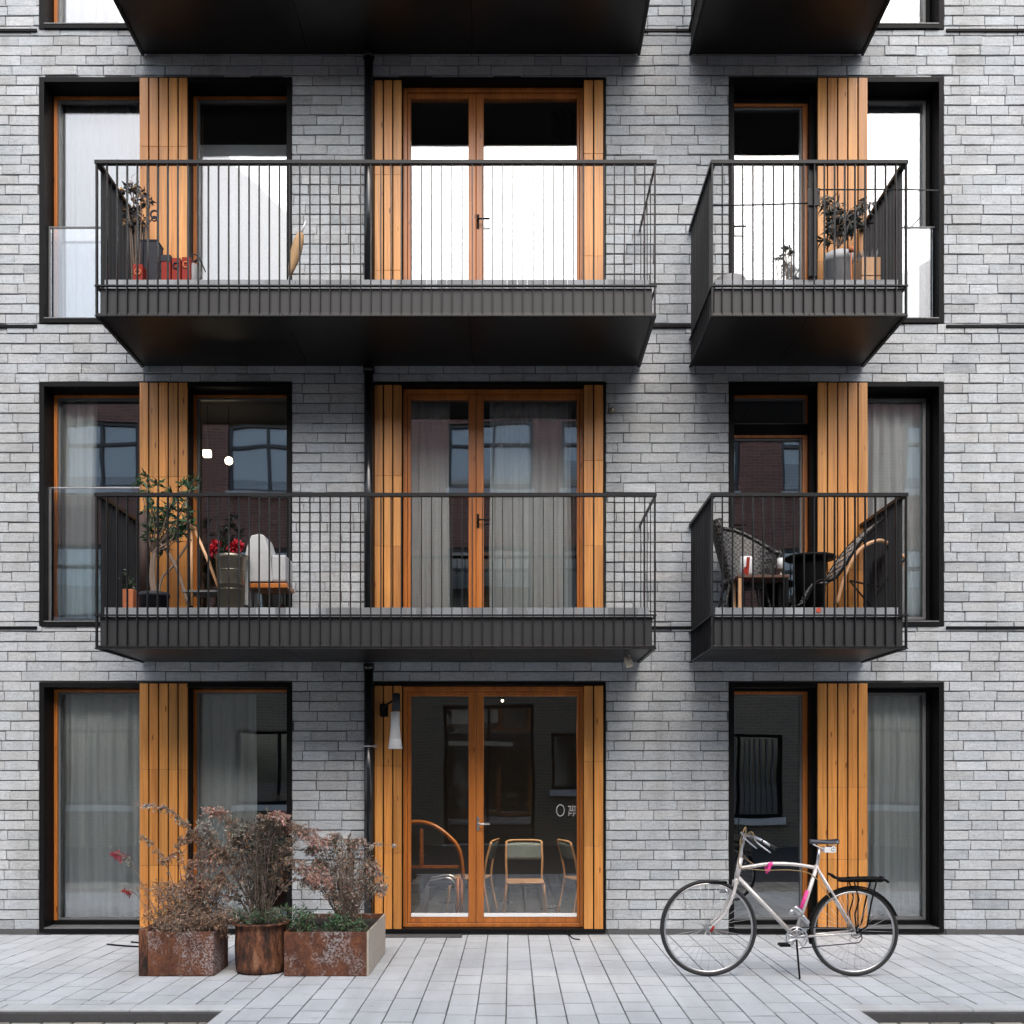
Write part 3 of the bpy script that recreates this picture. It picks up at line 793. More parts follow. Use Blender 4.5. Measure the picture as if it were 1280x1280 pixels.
# ------------------------------------------------------------------ plants
def jitter(c, v=.25):
    g = random.uniform(1-v, 1+v); return tuple(min(1, max(0, q*g*random.uniform(.92, 1.08))) for q in c)
BROWN = [(.27,.185,.13), (.33,.21,.14), (.21,.15,.11), (.42,.31,.24), (.15,.11,.085), (.34,.17,.085)]
PINK = [(.50,.25,.20), (.44,.21,.17), (.58,.38,.32), (.42,.27,.22)]
GREY = [(.30,.30,.27), (.20,.21,.16), (.40,.37,.33), (.14,.15,.11)]
GREEN = [(.04,.09,.04), (.06,.13,.05), (.035,.075,.04), (.08,.14,.07)]
def plume(br, fo, ctrl, n_leaf, cols, spread=.05, L=(.022,.042), r=.005, twig=True, tcols=None, start=.3):
    pts = bez(ctrl, 8); n = len(pts)
    br.tube(pts, [r*(1-.75*i/(n-1)) for i in range(n)], 5)
    k = 0
    while k < n_leaf:
        u = start+(1-start)*random.random()**.8; i = min(int(u*(n-1)), n-2); p = pts[i].lerp(pts[i+1], random.random())
        d = (pts[i+1]-pts[i]).normalized()
        side = Vector((random.gauss(0,1), random.gauss(0,1), random.gauss(0,.7)-.25)).normalized()
        tl = spread*random.uniform(.3, 1.3)*(1-.55*u)
        q = p + side*tl*.8 + d*tl*.5 + Vector((0,0,-tl*.25))
        if twig: br.tube([p, p.lerp(q,.5)+Vector((0,0,.006)), q], [.0014,.0011,.0006], 3, caps=False)
        m = random.randint(4, 8)
        for _ in range(m):
            w = random.random(); pp = p.lerp(q, .3+.7*w)
            dd = (side*.8+d*.5+Vector((random.gauss(0,.5), random.gauss(0,.5), random.gauss(0,.5)-.45)))
            ll = random.uniform(*L)
            fo.leaf(pp, dd, ll, ll*random.uniform(.20,.36), jitter(random.choice(tcols if (tcols and u > .72) else cols)))
            k += 1
def mound(br, fo, c, rx, ry, rz, n, cols, L=(.02,.04), stems=60, up=.3):
    c = Vector(c)
    for _ in range(stems):
        a = random.uniform(0, 2*math.pi); e = Vector((math.cos(a)*rx*random.random(), math.sin(a)*ry*random.random(), rz*random.uniform(.25, 1)))
        b0 = c+Vector((e.x*.3, e.y*.3, -.02)); b1 = c+e
        mid = b0.lerp(b1,.55)+Vector((random.gauss(0,.02),random.gauss(0,.02),.04))
        end = b1+Vector((e.x*.3, e.y*.3, -abs(random.gauss(0,.05))))
        pts = bez([b0, mid, b1, end], 4); br.tube(pts, [.003*(1-.7*i/(len(pts)-1)) for i in range(len(pts))], 4, caps=False)
        for _ in range(n//stems):
            u = random.random()**.6; i = min(int(u*(len(pts)-1)), len(pts)-2); p = pts[i].lerp(pts[i+1], random.random())
            p = p+Vector((random.gauss(0,.018),random.gauss(0,.018),random.gauss(0,.018)))
            ll = random.uniform(*L)
            fo.leaf(p, Vector((random.gauss(0,1)+e.x, random.gauss(0,1)+e.y, random.gauss(up,.8))), ll, ll*random.uniform(.14,.38), jitter(random.choice(cols)))
def shrub(name, label, cat, base, group=None):
    return thing(name, label, cat, base, group), MB(), MB()
def finish(t, br, fo):
    br.build('branches', M['bark'], t); fo.build('foliage', M['leaf'], t)

YP = -1.98
# -- planters
xa, xb = X(173, -2.19), X(267, -2.19); ya, ybk = -2.19, -1.76; hz = .355
t = thing('planter_box', 'rusty steel box planter at the left end, its front flecked with pale stains', 'planter', ((xa+xb)/2, (ya+ybk)/2, .002), 'rusty planters in front of the window')
def open_box(mb, x0, x1, y0, y1, z0, z1, th=.012, flr=.07, skip_right=False):
    mb.box(x0, x1, y0, y0+th, z0, z1); mb.box(x0, x1, y1-th, y1, z0, z1)
    mb.box(x0, x0+th, y0+th, y1-th, z0, z1)
    if not skip_right: mb.box(x1-th, x1, y0+th, y1-th, z0, z1)
    mb.box(x0+th, x1-th, y0+th, y1-th, z0+.01, z0+.03)
mb = MB(); open_box(mb, xa+.07, xb, ya, ybk, .003, hz); mb.build('body', M['rust'], t, bevel=.006)
mb = MB(); mb.box(xa, xa+.068, ya+.002, ybk, .003, hz+.015); mb.build('corner_post', M['rust_carved'], t, bevel=.004)
mb = MB(); mb.box(xa+.084, xb-.014, ya+.014, ybk-.014, .05, hz-.05); mb.build('soil', M['soil'], t)
cx, cy = X(326, -1.98), -1.965
t = thing('planter_drum', 'round rusty drum planter with carved bark-like side, between the two box planters', 'planter', (cx, cy, .002), 'rusty planters in front of the window')
mb = MB(); mb.lathe(cx, cy, [(.001,.003), (.175,.004), (.198,.02), (.203,.06), (.205,.1), (.206,.14), (.207,.18), (.208,.22), (.207,.26), (.204,.3), (.203,.34), (.205,.385), (.236,.392), (.238,.405), (.195,.405), (.19,.36), (.19,.02)], 60, jit=.012)
mb.build('body', M['rust_carved'], t)
mb = MB(); mb.lathe(cx, cy, [(.19,.35), (.001,.37)], 24); mb.build('soil', M['soil'], t)
x2a, x2b = X(355, -2.19), X(460, -2.19)
t = thing('planter_box', 'deep rusty trough planter on the right with a pale side board', 'planter', ((x2a+x2b)/2, -1.6, .002), 'rusty planters in front of the window')
mb = MB(); open_box(mb, x2a, x2b-.014, -2.19, -1.08, .003, .353, skip_right=True); mb.build('body', M['rust'], t, bevel=.005)
mb = MB(); mb.box(x2b-.013, x2b+.004, -2.182, -1.08, .003, .35); mb.build('side_board', M['pale_side'], t, bevel=.003)
mb = MB(); mb.box(x2a+.014, x2b-.016, -2.176, -1.094, .04, .31); mb.build('soil', M['soil'], t)

def PW(a, b_, y=YP): return W(a, b_, y)
GR = 'shrubs in the rusty planters'
# -- plant in box
cxb = (xa+xb)/2+.03
t, br, fo = shrub('dry_shrub', 'brown twiggy shrub sprawling over the left box planter with red flowers on its outer stem', 'shrub', (cxb, YP+.05, .31), GR)
mound(br, fo, (cxb, YP+.05, .31), .34, .26, .42, 4200, BROWN+BROWN+GREY[:2], stems=170, L=(.02,.045))
mound(br, fo, (cxb+.1, ya+.1, .33), .28, .14, .16, 1500, BROWN+[(.22,.13,.09)], stems=60, up=-.6)
mound(br, fo, (cxb-.1, ya+.12, .33), .22, .14, .14, 900, BROWN, stems=40, up=-.6)
plume(br, fo, [PW(262,1160), PW(256,1090), PW(240,1040), PW(212,1012), PW(171,1003)], 420, GREY+BROWN, .07, tcols=GREY+PINK[2:3])
plume(br, fo, [PW(245,1160), PW(240,1110), PW(225,1060), PW(243,1035)], 260, BROWN, .07)
plume(br, fo, [PW(225,1160), PW(215,1100), PW(196,1062), PW(178,1044)], 130, GREY+BROWN, .06)
plume(br, fo, [PW(240,1160), PW(262,1090), PW(252,1050), PW(230,1048)], 300, BROWN+PINK[1:2], .08)
plume(br, fo, [PW(205,1160), PW(180,1110), PW(163,1075), PW(146,1066)], 220, GREY, .09, tcols=[(.36,.04,.07),(.42,.07,.11),(.25,.03,.04)], start=.55)
plume(br, fo, [PW(200,1160), PW(178,1128), PW(166,1115), PW(155,1112)], 90, GREY, .05, tcols=[(.40,.04,.04)], start=.6)
for _ in range(10):
    a = random.uniform(195, 285); h = random.uniform(1060, 1110)
    plume(br, fo, [PW(random.uniform(215,265),1160), PW(a*.5+120,1120), PW(a,h), PW(a+random.choice((-1,1))*random.uniform(14,32),h+random.uniform(4,26))], 200, BROWN+PINK[:2], .075)
finish(t, br, fo)
# -- plant in drum
t, br, fo = shrub('feathery_shrub', 'tall feathery brown shrub with pink tips growing from the round drum planter', 'shrub', (cx, cy, .37), GR)
Y2 = -1.93
mound(br, fo, (cx, cy, .37),   .18, .17, .85, 1600, [(.05,.04,.03),(.07,.055,.04),(.045,.045,.03)], stems=110, L=(.03,.06))
for (ctrl, n, pk) in (([(320,1150),(302,1070),(282,1020),(258,1010)], 620, PINK), ([(322,1150),(318,1070),(330,1022),(352,1016)], 560, PINK), ([(328,1150),(335,1075),(350,1030),(372,1034)], 520, PINK[2:]+BROWN),
        ([(328,1150),(345,1085),(375,1036),(402,1050)], 680, PINK), ([(325,1150),(340,1100),(362,1072),(395,1098)], 620, PINK), ([(318,1150),(300,1100),(282,1060),(266,1070)], 520, PINK[:2]+BROWN),
        ([(320,1150),(305,1095),(292,1045),(300,1035)], 520, GREY), ([(330,1150),(352,1110),(388,1078),(408,1100)], 360, PINK), ([(316,1150),(296,1120),(276,1098),(262,1110)], 380, BROWN), ([(325,1150),(322,1090),(310,1045),(316,1035)], 500, GREY+BROWN), ([(322,1150),(290,1085),(268,1045),(262,1025)], 420, GREY)):
    for rep in range(2):
        dy = random.uniform(-.12, .12); k = random.uniform(-8, 8)
        plume(br, fo, [PW(a+k*(i/3), b_+abs(k)*.5*(i/3), Y2+dy*(i/3)) for i, (a, b_) in enumerate(ctrl)], int(n*.8), GREY+BROWN+BROWN, .13, tcols=pk+GREY[2:3])
finish(t, br, fo)
t, br, fo = shrub('ground_cover_plant', 'low dark green plant filling the rim of the round drum planter', 'plant', (cx, cy, .37))
mound(br, fo, (cx, cy-.03, .37), .24, .2, .15, 1500, GREEN+GREY[1:2], stems=60, L=(.02,.04))
finish(t, br, fo)
# -- plants in trough
cxt = (x2a+x2b)/2
t, br, fo = shrub('feathery_shrub', 'bushy grey brown shrub with wispy pale stems in the right trough planter', 'shrub', (cxt+.1, -1.75, .31), GR)
Y3 = -1.75
mound(br, fo, W(432,1150,Y3), .26, .3, .64, 3300, BROWN+GREY+PINK[:1], stems=150, L=(.018,.038))
for ctrl, n in (([(430,1155),(412,1100),(398,1060),(390,1062)], 420), ([(432,1155),(425,1090),(415,1050),(420,1044)], 420), ([(436,1155),(440,1090),(436,1055),(448,1050)], 420), ([(438,1155),(455,1105),(462,1078),(474,1092)], 380), ([(428,1155),(405,1115),(392,1092),(384,1100)], 340), ([(440,1155),(462,1120),(474,1105),(482,1112)], 240),
        ([(432,1155),(410,1105),(400,1080),(395,1075)], 300)):
    for rep in range(2):
        k = random.uniform(-7,7); plume(br, fo, [W(a+k*i/3, b_, Y3+random.uniform(-.05,.05)*i) for i,(a,b_) in enumerate(ctrl)], int(n*.8), GREY+BROWN, .12, tcols=GREY+PINK[1:3])
plume(br, fo, [W(440,1155,Y3), W(455,1090,Y3), W(462,1058,Y3), W(496,1057,Y3)], 70, [(.45,.42,.38)], .03, start=.6)
plume(br, fo, [W(440,1155,Y3), W(458,1110,Y3), W(468,1104,Y3), W(484,1110,Y3)], 70, [(.45,.42,.38),(.3,.14,.06)], .03, start=.5)
finish(t, br, fo)
for (a, w_, h_, n, lab) in ((378, .12, .2, 420, 'dark leafy green plant at the left corner of the right trough planter'), (425, .14, .14, 420, 'low green grassy plant in the middle of the right trough planter'), (451, .06, .13, 160, 'small green sprig at the right corner of the trough planter')):
    p = W(a, 1160, -2.05); t, br, fo = shrub('green_plant', lab, 'plant', (p.x, -2.05, .31), 'low green plants in the right trough')
    mound(br, fo, (p.x, -2.05, .31), w_, .12, h_, n, GREEN, stems=24, L=(.03,.06)); finish(t, br, fo)

# ------------------------------------------------------------------ bicycle
YB = -2.19
def B(a, b_, dy=0): return Vector((W(a, b_, YB).x, YB+dy, W(a, b_, YB).z))
def C(a, b_, dy=0): return B(810+a/3.879, 1020+b_/3.879, dy)
fc = Vector((B(885.5,0).x, YB, .384)); rc = Vector((B(1067.5,0).x, YB, .352))
t = thing('bicycle', 'silver city bicycle with black rear rack and pink tape, parked on its stand', 'bicycle', ((fc.x+rc.x)/2, YB, .002))
for (c, rad) in ((fc, .384), (rc, .352)):
    c = c+Vector((0,0,.002))
    mb = MB(); mb.ring(c, rad-.036, .0095, 64, 8); w = mb.build('wheel', M['chrome'], t)
    mb = MB(); mb.ring(c, rad-.016, .0155, 64, 10); mb.build('tyre', M['rubber'], w)
    mb = MB(); mb.tube([c+Vector((0,-.045,0)), c+Vector((0,.045,0))], .017, 12)
    for q in (-.03, .03): mb.tube([c+Vector((0,q-.003,0)), c+Vector((0,q+.003,0))], .032, 16)
    mb.tube([c+Vector((0,-.068,0)), c+Vector((0,.068,0))], .008, 8); mb.build('hub', M['chrome'], w)
    mb = MB()
    for i in range(32):
        a = 2*math.pi*i/32; a2 = a+(.42 if i % 4 < 2 else -.42); q = .03 if i % 2 else -.03
        mb.tube([c+Vector((math.cos(a2)*.028, q, math.sin(a2)*.028)), c+Vector((math.cos(a)*(rad-.04), 0, math.sin(a)*(rad-.04)))], .0013, 4)
    mb.build('spokes', M['chrome'], w)
bb = C(712, 585); st = C(820, 245); ht = C(450, 200); hb = C(430, 300)
mb = MB()
mb.tube([ht, hb], .021, 12)
mb.tube(bez([C(447,252), C(510,243), C(590,232), C(700,234), C(812,250)], 6), .015, 12)
mb.tube([C(436,296), bb], .0175, 12); mb.tube([st+Vector((0,0,.012)), bb], .0165, 12)
mb.tube([bb+Vector((0,-.045,0)), bb+Vector((0,.045,0))], .024, 14)
for q in (-1, 1):
    mb.tube([st+Vector((0,q*.014,-.01)), C(905,400,q*.04), rc+Vector((0,q*.06,.01))], [.009,.009,.008], 10)
    mb.tube([bb+Vector((.01,q*.025,0)), rc+Vector((0,q*.06,0))], .009, 10)
fr = mb.build('frame', M['frame_paint'], t)
mb = MB(); mb.tube([C(775,362), C(737,462)], .0175, 12); mb.build('pink_tape', M['pink'], fr)
mb = MB(); mb.tube([C(578,236), C(602,233)], .0185, 12); mb.obox(C(585,252,-.012), (1,0,0), (0,1,0), (.25,0,1), .012, .006, .03); mb.obox(C(575,262,.012), (1,0,0), (0,1,0), (-.2,0,1), .008, .005, .03)
mb.build('ribbon', M['pink'], fr)
mb = MB()
cr = C(424, 325)
for q in (-1, 1):
    mb.tube(bez([cr+Vector((.0,q*.03,.01)), C(405,385,q*.052), C(365,470,q*.056), fc+Vector((.03,q*.058,.03)), fc+Vector((0,q*.058,.002))], 6), [.014-.0002*i for i in range(25)], 10)
mb.tube([cr+Vector((0,-.045,.008)), cr+Vector((0,.045,.008))], .019, 10); mb.tube([cr, hb], .017, 10)
mb.build('fork', M['frame_paint'], t)
mb = MB(); mb.tube([C(312,528,-.066), C(296,556,-.066)], .011, 8); mb.build('reflector', M['red'], t)
mb = MB()
sp = C(470, 92)
mb.tube([ht, C(462,120), sp], .013, 10); mb.tube([C(490,92,-.03), C(470,90,0)], .013, 10)
mb.tube(bez([C(560,140,-.29), C(512,108,-.27), C(478,88,-.17), C(466,90,0), C(478,88,.17), C(512,108,.27), C(560,140,.29)], 6), .0115, 10)
hbar = mb.build('handlebar', M['chrome'], t)
for q in (-1, 1):
    mb = MB(); mb.tube([C(512,108,q*.27), C(575,148,q*.292)], .016, 10); mb.build('grip', M['rubber'], hbar)
    mb = MB(); mb.tube(bez([C(488,92,q*.2), C(500,120,q*.2), C(560,168,q*.23)], 5), .006, 6); mb.build('brake_lever', M['chrome'], hbar)
mb = MB()
mb.tube(bez([C(500,120,-.2), C(470,70,-.22), C(440,120,-.12), C(436,200,-.03), C(440,250,-.02)], 8), .004, 6)
mb.tube(bez([C(500,120,.2), C(500,60,.2), C(455,130,.06), C(470,200,.025), C(520,238,.02)], 8), .004, 6)
mb.tube(bez([C(440,250,-.02), C(560,262,-.02), C(700,262,-.02), C(800,290,-.02), C(880,400,-.03)], 8), .0035, 6)
mb.build('brake_cable', plain('gold_cable', (.32,.22,.10), .4), t)
mb = MB(); mb.tube([C(435,84,-.02), C(437,20,-.02)], .004, 6); mb.ball(C(437,18,-.02), .008); mb.build('bell_rod', M['black'], t)
# lamp and wires bundle under the bars
mb = MB(); mb.tube([C(500,170,0), C(475,172,0)], [.03,.036], 14); mb.tube([C(475,172,0), C(462,180,0)], .008, 8); mb.build('headlamp', M['black'], t)
# front mudguard stub
mb = MB(); mb.box(C(296,0).x, C(382,0).x, YB-.022, YB+.022, C(0,322).z-.004, C(0,318).z+.004); mb.build('front_mudguard', M['black'], t, bevel=.003)
# brake caliper
mb = MB(); mb.box(C(345,0).x, C(392,0).x, YB-.028, YB-.018, C(0,372).z, C(0,352).z); mb.tube([C(372,350,-.03), C(385,372,-.03), C(374,385,-.03)], .006, 6); mb.build('front_brake', M['chrome'], t)
# seatpost and saddle
mb = MB(); mb.tube([st, C(832,150)], .0125, 10); sp_ = mb.build('seat_post', M['chrome'], t)
mb = MB(); zt = C(0,112).z; x0s, x1s = C(783,0).x, C(918,0).x; vs = []; fs = []; nS = 14; nC = 9
for i in range(nS+1):
    u = i/nS; xx = x0s+(x1s-x0s)*u; hw = .022+.052*max(0, u-.35)**1.3/.57 if u > .35 else .022; hw = max(.012, hw*(1 if u < .96 else .8)); hw *= (.65 if i == 0 else 1)
    zc = zt-.004*math.sin(u*3)+(.012*(u-.7) if u > .7 else 0)
    for k in range(nC):
        a = math.pi*k/(nC-1); vs.append((xx, YB-hw*math.cos(a), zc-.035+.035*math.sin(a)**.6))
for i in range(nS):
    for k in range(nC-1):
        a = i*nC+k; fs.append((a,a+1,a+nC+1,a+nC))
fs.append(tuple(range(nC))); fs.append(tuple(reversed(range(nS*nC, nS*nC+nC))))
mb.add(vs, fs, smooth=True); mb.build('saddle', plain('saddle_leather', (.022,.026,.04), .4), sp_)
mb = MB()
for q in (-.02, .02): mb.tube(bez([C(800,136,q), C(830,152,q), C(870,160,q), C(905,140,q*1.8)], 5), .004, 6)
for q in (-.045, .045): mb.ring(C(890,155,q), .012, .005, 14, 6, axis='y')
mb.box(C(850,0).x, C(905,0).x, YB-.04, YB+.04, C(0,176).z, C(0,150).z); mb.build('saddle_springs', M['white'], sp_, bevel=.004)
# drive
mb = MB(); cr0 = bb+Vector((0,-.055,0))
mb.ring(cr0, .082, .006, 40, 6); mb.ring(cr0, .06, .004, 32, 6)
for i in range(5):
    a = 2*math.pi*i/5+.3; mb.tube([cr0, cr0+Vector((math.cos(a)*.082,0,math.sin(a)*.082))], .007, 6)
cs = mb.build('chainring', M['chrome'], t)
for q, sg in ((-.07, 1), (.07, -1)):
    e = bb+Vector((-.115*sg, q, -.045*sg)); e2 = e+Vector((0,q*.2,0))
    mb = MB(); mb.tube([bb+Vector((0,q,0)), e], [.012,.009], 8); mb.build('crank', M['chrome'], cs)
    mb = MB(); mb.box(e.x-.04, e.x+.04, min(e.y, e.y+(-.09 if q < 0 else .09)), max(e.y, e.y+(-.09 if q < 0 else .09)), e.z-.011, e.z+.011); mb.build('pedal', M['black'], cs, bevel=.004)
mb = MB(); ch1 = rc+Vector((0,-.055,0))
mb.ring(ch1, .04, .004, 24, 6); mb.tube([cr0+Vector((.02,0,.082)), ch1+Vector((0,0,.04))], .0045, 6); mb.tube([cr0+Vector((.02,0,-.082)), ch1+Vector((.02,0,-.075)), ch1+Vector((.045,0,-.05)), ch1+Vector((.04,0,-.01))], .0045, 6)
mb.build('chain', M['rubber'], t)
mb = MB(); mb.tube([C(700,440,-.03), C(735,470,-.03)], .03, 14); mb.tube([C(740,480,-.03), C(770,520,-.03)], .022, 12); mb.ball(C(690,462,-.03), .026)
mb.box(C(745,0).x, C(775,0).x, YB-.04, YB+.02, C(0,545).z, C(0,500).z); mb.build('dynamo', M['chrome'], t, bevel=.004)
mb = MB(); mb.tube(bez([bb+Vector((0,-.05,-.02)), C(713,690,-.09), (C(714,805).x, YB-.13, .006)], 6), .008, 8); mb.build('kickstand', M['black'], t)
# rear mudguard and rack
mb = MB(); vs = []; fs = []; N = 30
for i in range(N+1):
    a = R(20+175*i/N)
    for k in range(5):
        b2 = -1+k*.5; rr = .352+.014-.010*b2*b2
        vs.append((rc.x+math.cos(a)*rr, YB+.030*b2, .354+math.sin(a)*rr))
for i in range(N):
    for k in range(4):
        a = i*5+k; fs.append((a,a+1,a+6,a+5))
mb.add(vs, fs, smooth=True); mb.build('rear_mudguard', M['black'], t, solid=.003)
mb = MB()
za, zb_ = C(0,298), C(0,312)
for q in (-.06, .06): mb.tube(bez([C(880,280,q*.4), C(925,305,q), C(1000,303,q), C(1120,303,q), C(1155,318,q*.9)], 5), .010, 8)
for a in (940, 985, 1030, 1075, 1120): mb.tube([C(a,303,-.06), C(a,303,.06)], .008, 6)
mb.box(C(925,0).x, C(1125,0).x, YB-.05, YB+.05, C(0,318).z, C(0,305).z)
mb.tube([C(1115,292,-.05), C(1140,300,0), C(1155,315,.05)], .009, 6)
for q in (-.066, .066):
    mb.tube([C(1095,308,q), C(1068,420,q), C(1048,530,q), rc+Vector((.0,q,0))], .007, 6)
    mb.tube([C(985,310,q), C(1010,400,q), C(990,470,q), rc+Vector((0,q,0))], .006, 6)
mb.build('rear_rack', M['black'], t)

# ------------------------------------------------------------------ balcony furnishings
def QW(y): return lambda a, b_, dy=0: W(a, b_, y+dy)
d1 = DK[0]+.04; d1 = Z(770, yb)+.001; d2 = Z(358, yb)+.001
def pot(label, cx, cy, z0, r0, r1, h, mat, name='plant_pot', cat='pot', group=None):
    t = thing(name, label, cat, (cx, cy, z0), group)
    mb = MB(); mb.lathe(cx, cy, [(.001,z0), (r0,z0), (r1,z0+h*.86), (r1*1.09,z0+h*.87), (r1*1.09,z0+h), (r1*.95,z0+h), (r0*.9,z0+.03)], 28); mb.build('body', mat, t)
    mb = MB(); mb.lathe(cx, cy, [(r1*.97,z0+h*.9), (.001,z0+h*.92)], 20); mb.build('soil', M['soil'], t)
    return t
y = -.62; q = QW(y)
# tall green tree in pot
c = q(193, 757); pot('dark tapered pot holding the tall green tree', c.x, y, d1, .10, .13, .30, M['pot_dark'])
t, br, fo = shrub('potted_tree', 'tall green potted tree with leaf rosettes reaching over the middle balcony rail', 'plant', (c.x, y, d1+.26))
tips = [(184,596),(197,604),(176,606),(228,606),(238,612),(243,600),(216,618),(208,640),(196,650),(222,650),(232,640),(190,632),(214,668),(200,676),(228,664),(206,655),(186,660),(238,655)]
base = Vector((c.x, y, d1+.24)); fork = q(190, 690)
br.tube(bez([base, q(189,725), q(190,700), q(193,685)], 4), [.022-.0007*i for i in range(13)], 8)
for (a, b_) in tips:
    dy = random.uniform(-.18, .18); e = q(a, b_, dy); m = fork.lerp(e, .55)+Vector((random.gauss(0,.03), 0, -.05))
    pts = bez([fork, m, e], 6); br.tube(pts, [.010*(1-.7*i/(len(pts)-1)) for i in range(len(pts))], 6)
    for u in (1.0, .85, .7):
        p = pts[int(u*(len(pts)-1))]
        for _ in range(14 if u == 1 else 6):
            d = Vector((random.gauss(0,1), random.gauss(0,1), random.gauss(.25,.7))).normalized(); L_ = random.uniform(.07,.13)
            fo.leaf(p, d, L_, L_*.27, jitter(random.choice([(.03,.075,.03),(.045,.10,.045),(.02,.05,.025),(.07,.12,.07)])))
finish(t, br, fo)
# terracotta pot plant, with a second pot
c = q(161, 757, .1); t = thing('window_box', 'square orange clay pot near the left end of the middle balcony', 'pot', (c.x, y+.1, d1))
mb = MB(); hb_ = Z(738, y+.1)
mb.box(c.x-.09, c.x+.07, y+.02, y+.18, d1, hb_); mb.build('body', M['orange'], t, bevel=.006)
mb = MB(); mb.box(c.x-.08, c.x+.06, y+.03, y+.17, hb_-.01, hb_+.003); mb.build('soil', M['soil'], t)
t, br, fo = shrub('small_plant', 'small green plant with pale flowers in the square clay pot', 'plant', (c.x, y+.1, hb_))
mound(br, fo, (c.x-.05, y+.1, hb_), .11, .09, .19, 420, GREEN+[(.3,.32,.28)], stems=24, L=(.025,.05)); finish(t, br, fo)
# brown post / rolled mat behind
c = q(181, 700, .1)
mb = MB(); mb.tube([q(181,742,.25), q(181,640,.25)], .05, 14); tag(mb.build('rolled_mat', plain('brown_mat', (.07,.045,.04), .8)), 'dark brown rolled mat standing behind the potted tree', 'mat')
# lattice trestle
t = thing('trestle_stand', 'folding wooden trestle with crossed curved legs beside the potted tree', 'trestle', tuple(q(235, 757)))
mb = MB()
for dy in (0, .22):
    mb.tube(bez([q(197,757,dy), q(192,715,dy), q(198,680,dy), q(218,705,dy), q(236,757,dy)], 6), .016, 8)
    mb.tube(bez([q(198,680,dy), q(215,668,dy), q(240,668,dy)], 6), .011, 8)
    mb.tube(bez([q(240,672,dy), q(218,705,dy), q(202,724,dy), q(197,757,dy)], 6), .012, 8)
mb.build('crossed_legs', M['bark'], t)
for dy in (0, .24):
    mb = MB(); mb.tube([q(238,650,dy), q(262,705,dy), q(281,757,dy)], [.014,.015,.012], 8); mb.build('leg', M['wood_furniture'], t)
mb = MB(); mb.tube([q(239,650,.0), q(240,757,.0)], .014, 8); mb.build('upright', M['wood_furniture'], t)
mb = MB(); mb.box(q(228,0).x, q(272,0).x, y-.02, y+.26, q(0,739).z-.01, q(0,739).z+.008); mb.build('shelf', M['grey_metal'], t)
# zinc bucket with red flowers
c = q(289, 757, -.05); hz2 = q(0,697).z-d1
t = thing('bucket', 'tall zinc bucket with a wide rim on the middle balcony', 'bucket', (c.x, y-.05, d1))
mb = MB(); mb.lathe(c.x, y-.05, [(.001,d1), (.105,d1), (.12,d1+hz2*.45), (.122,d1+hz2*.5), (.14,d1+hz2*.95), (.165,d1+hz2), (.13,d1+hz2), (.12,d1+.1), (.1,d1+.02)], 30)
for k in (.18,.5,.78): mb.ring((c.x, y-.05, d1+hz2*k), .107+.03*k, .006, 30, 6, axis='z')
mb.build('body', M['zinc'], t)
mb = MB(); mb.lathe(c.x, y-.05, [(.13,d1+hz2-.05), (.001,d1+hz2-.03)], 20); mb.build('soil', M['soil'], t)
t, br, fo = shrub('red_flowers', 'red flowers with dark leaves standing in the zinc bucket', 'flowers', (c.x, y-.05, d1+hz2-.03))
for (a, b_, cc) in ((268,688,1), (270,682,1), (277,686,0), (283,682,0), (291,684,1), (294,690,1), (297,682,1), (280,692,0)):
    e = W(a, b_, y-.05+random.uniform(-.08,.05)); br.tube([Vector((c.x, y-.05, d1+hz2-.05)), e], .004, 5)
    for _ in range(46):
        dd = Vector((random.gauss(0,1),random.gauss(0,1),random.gauss(0,1))); fo.leaf(e+dd*.012, dd, .05, .03, jitter((.52,.02,.04) if cc else (.02,.035,.02)))
finish(t, br, fo)
# armchair with pale cover
t = thing('armchair', 'pale grey armchair on an orange wooden base on the middle balcony', 'armchair', tuple(q(335,757,.1)))
yA = y+.05; qa = QW(yA)
mb = MB(); prof = [qa(302,757), qa(303,712), qa(308,684), qa(314,669), qa(324,667), qa(330,669), qa(338,693), qa(340,727), qa(312,727), qa(311,757)]
vs = [tuple(p) for p in prof]+[(p.x, yA+.34, p.z) for p in prof]; n = len(prof)
mb.add(vs, [tuple(range(n)), tuple(range(2*n-1, n-1, -1))]+[(i, n+i, n+(i+1)%n, (i+1)%n) for i in range(n)]); mb.build('cover', M['cushion'], t, bevel=.01)
mb = MB(); mb.box(qa(339,0).x, qa(357,0).x, yA+.004, yA+.32, qa(0,727).z, qa(0,693).z); mb.build('seat_cushion', M['cushion'], t, bevel=.02)
mb = MB(); mb.box(qa(312.5,0).x, qa(359,0).x, yA-.01, yA+.33, qa(0,735).z, qa(0,729).z); mb.build('base_rail', M['wood_frame'], t, bevel=.006)
for a, dy in ((316,0), (356,0), (316,.3), (356,.3)):
    mb = MB(); mb.tube([qa(a,738,dy+.01), (qa(a,738).x, yA+dy+.01, d1)], .012, 8); mb.build('leg', M['black'], t)

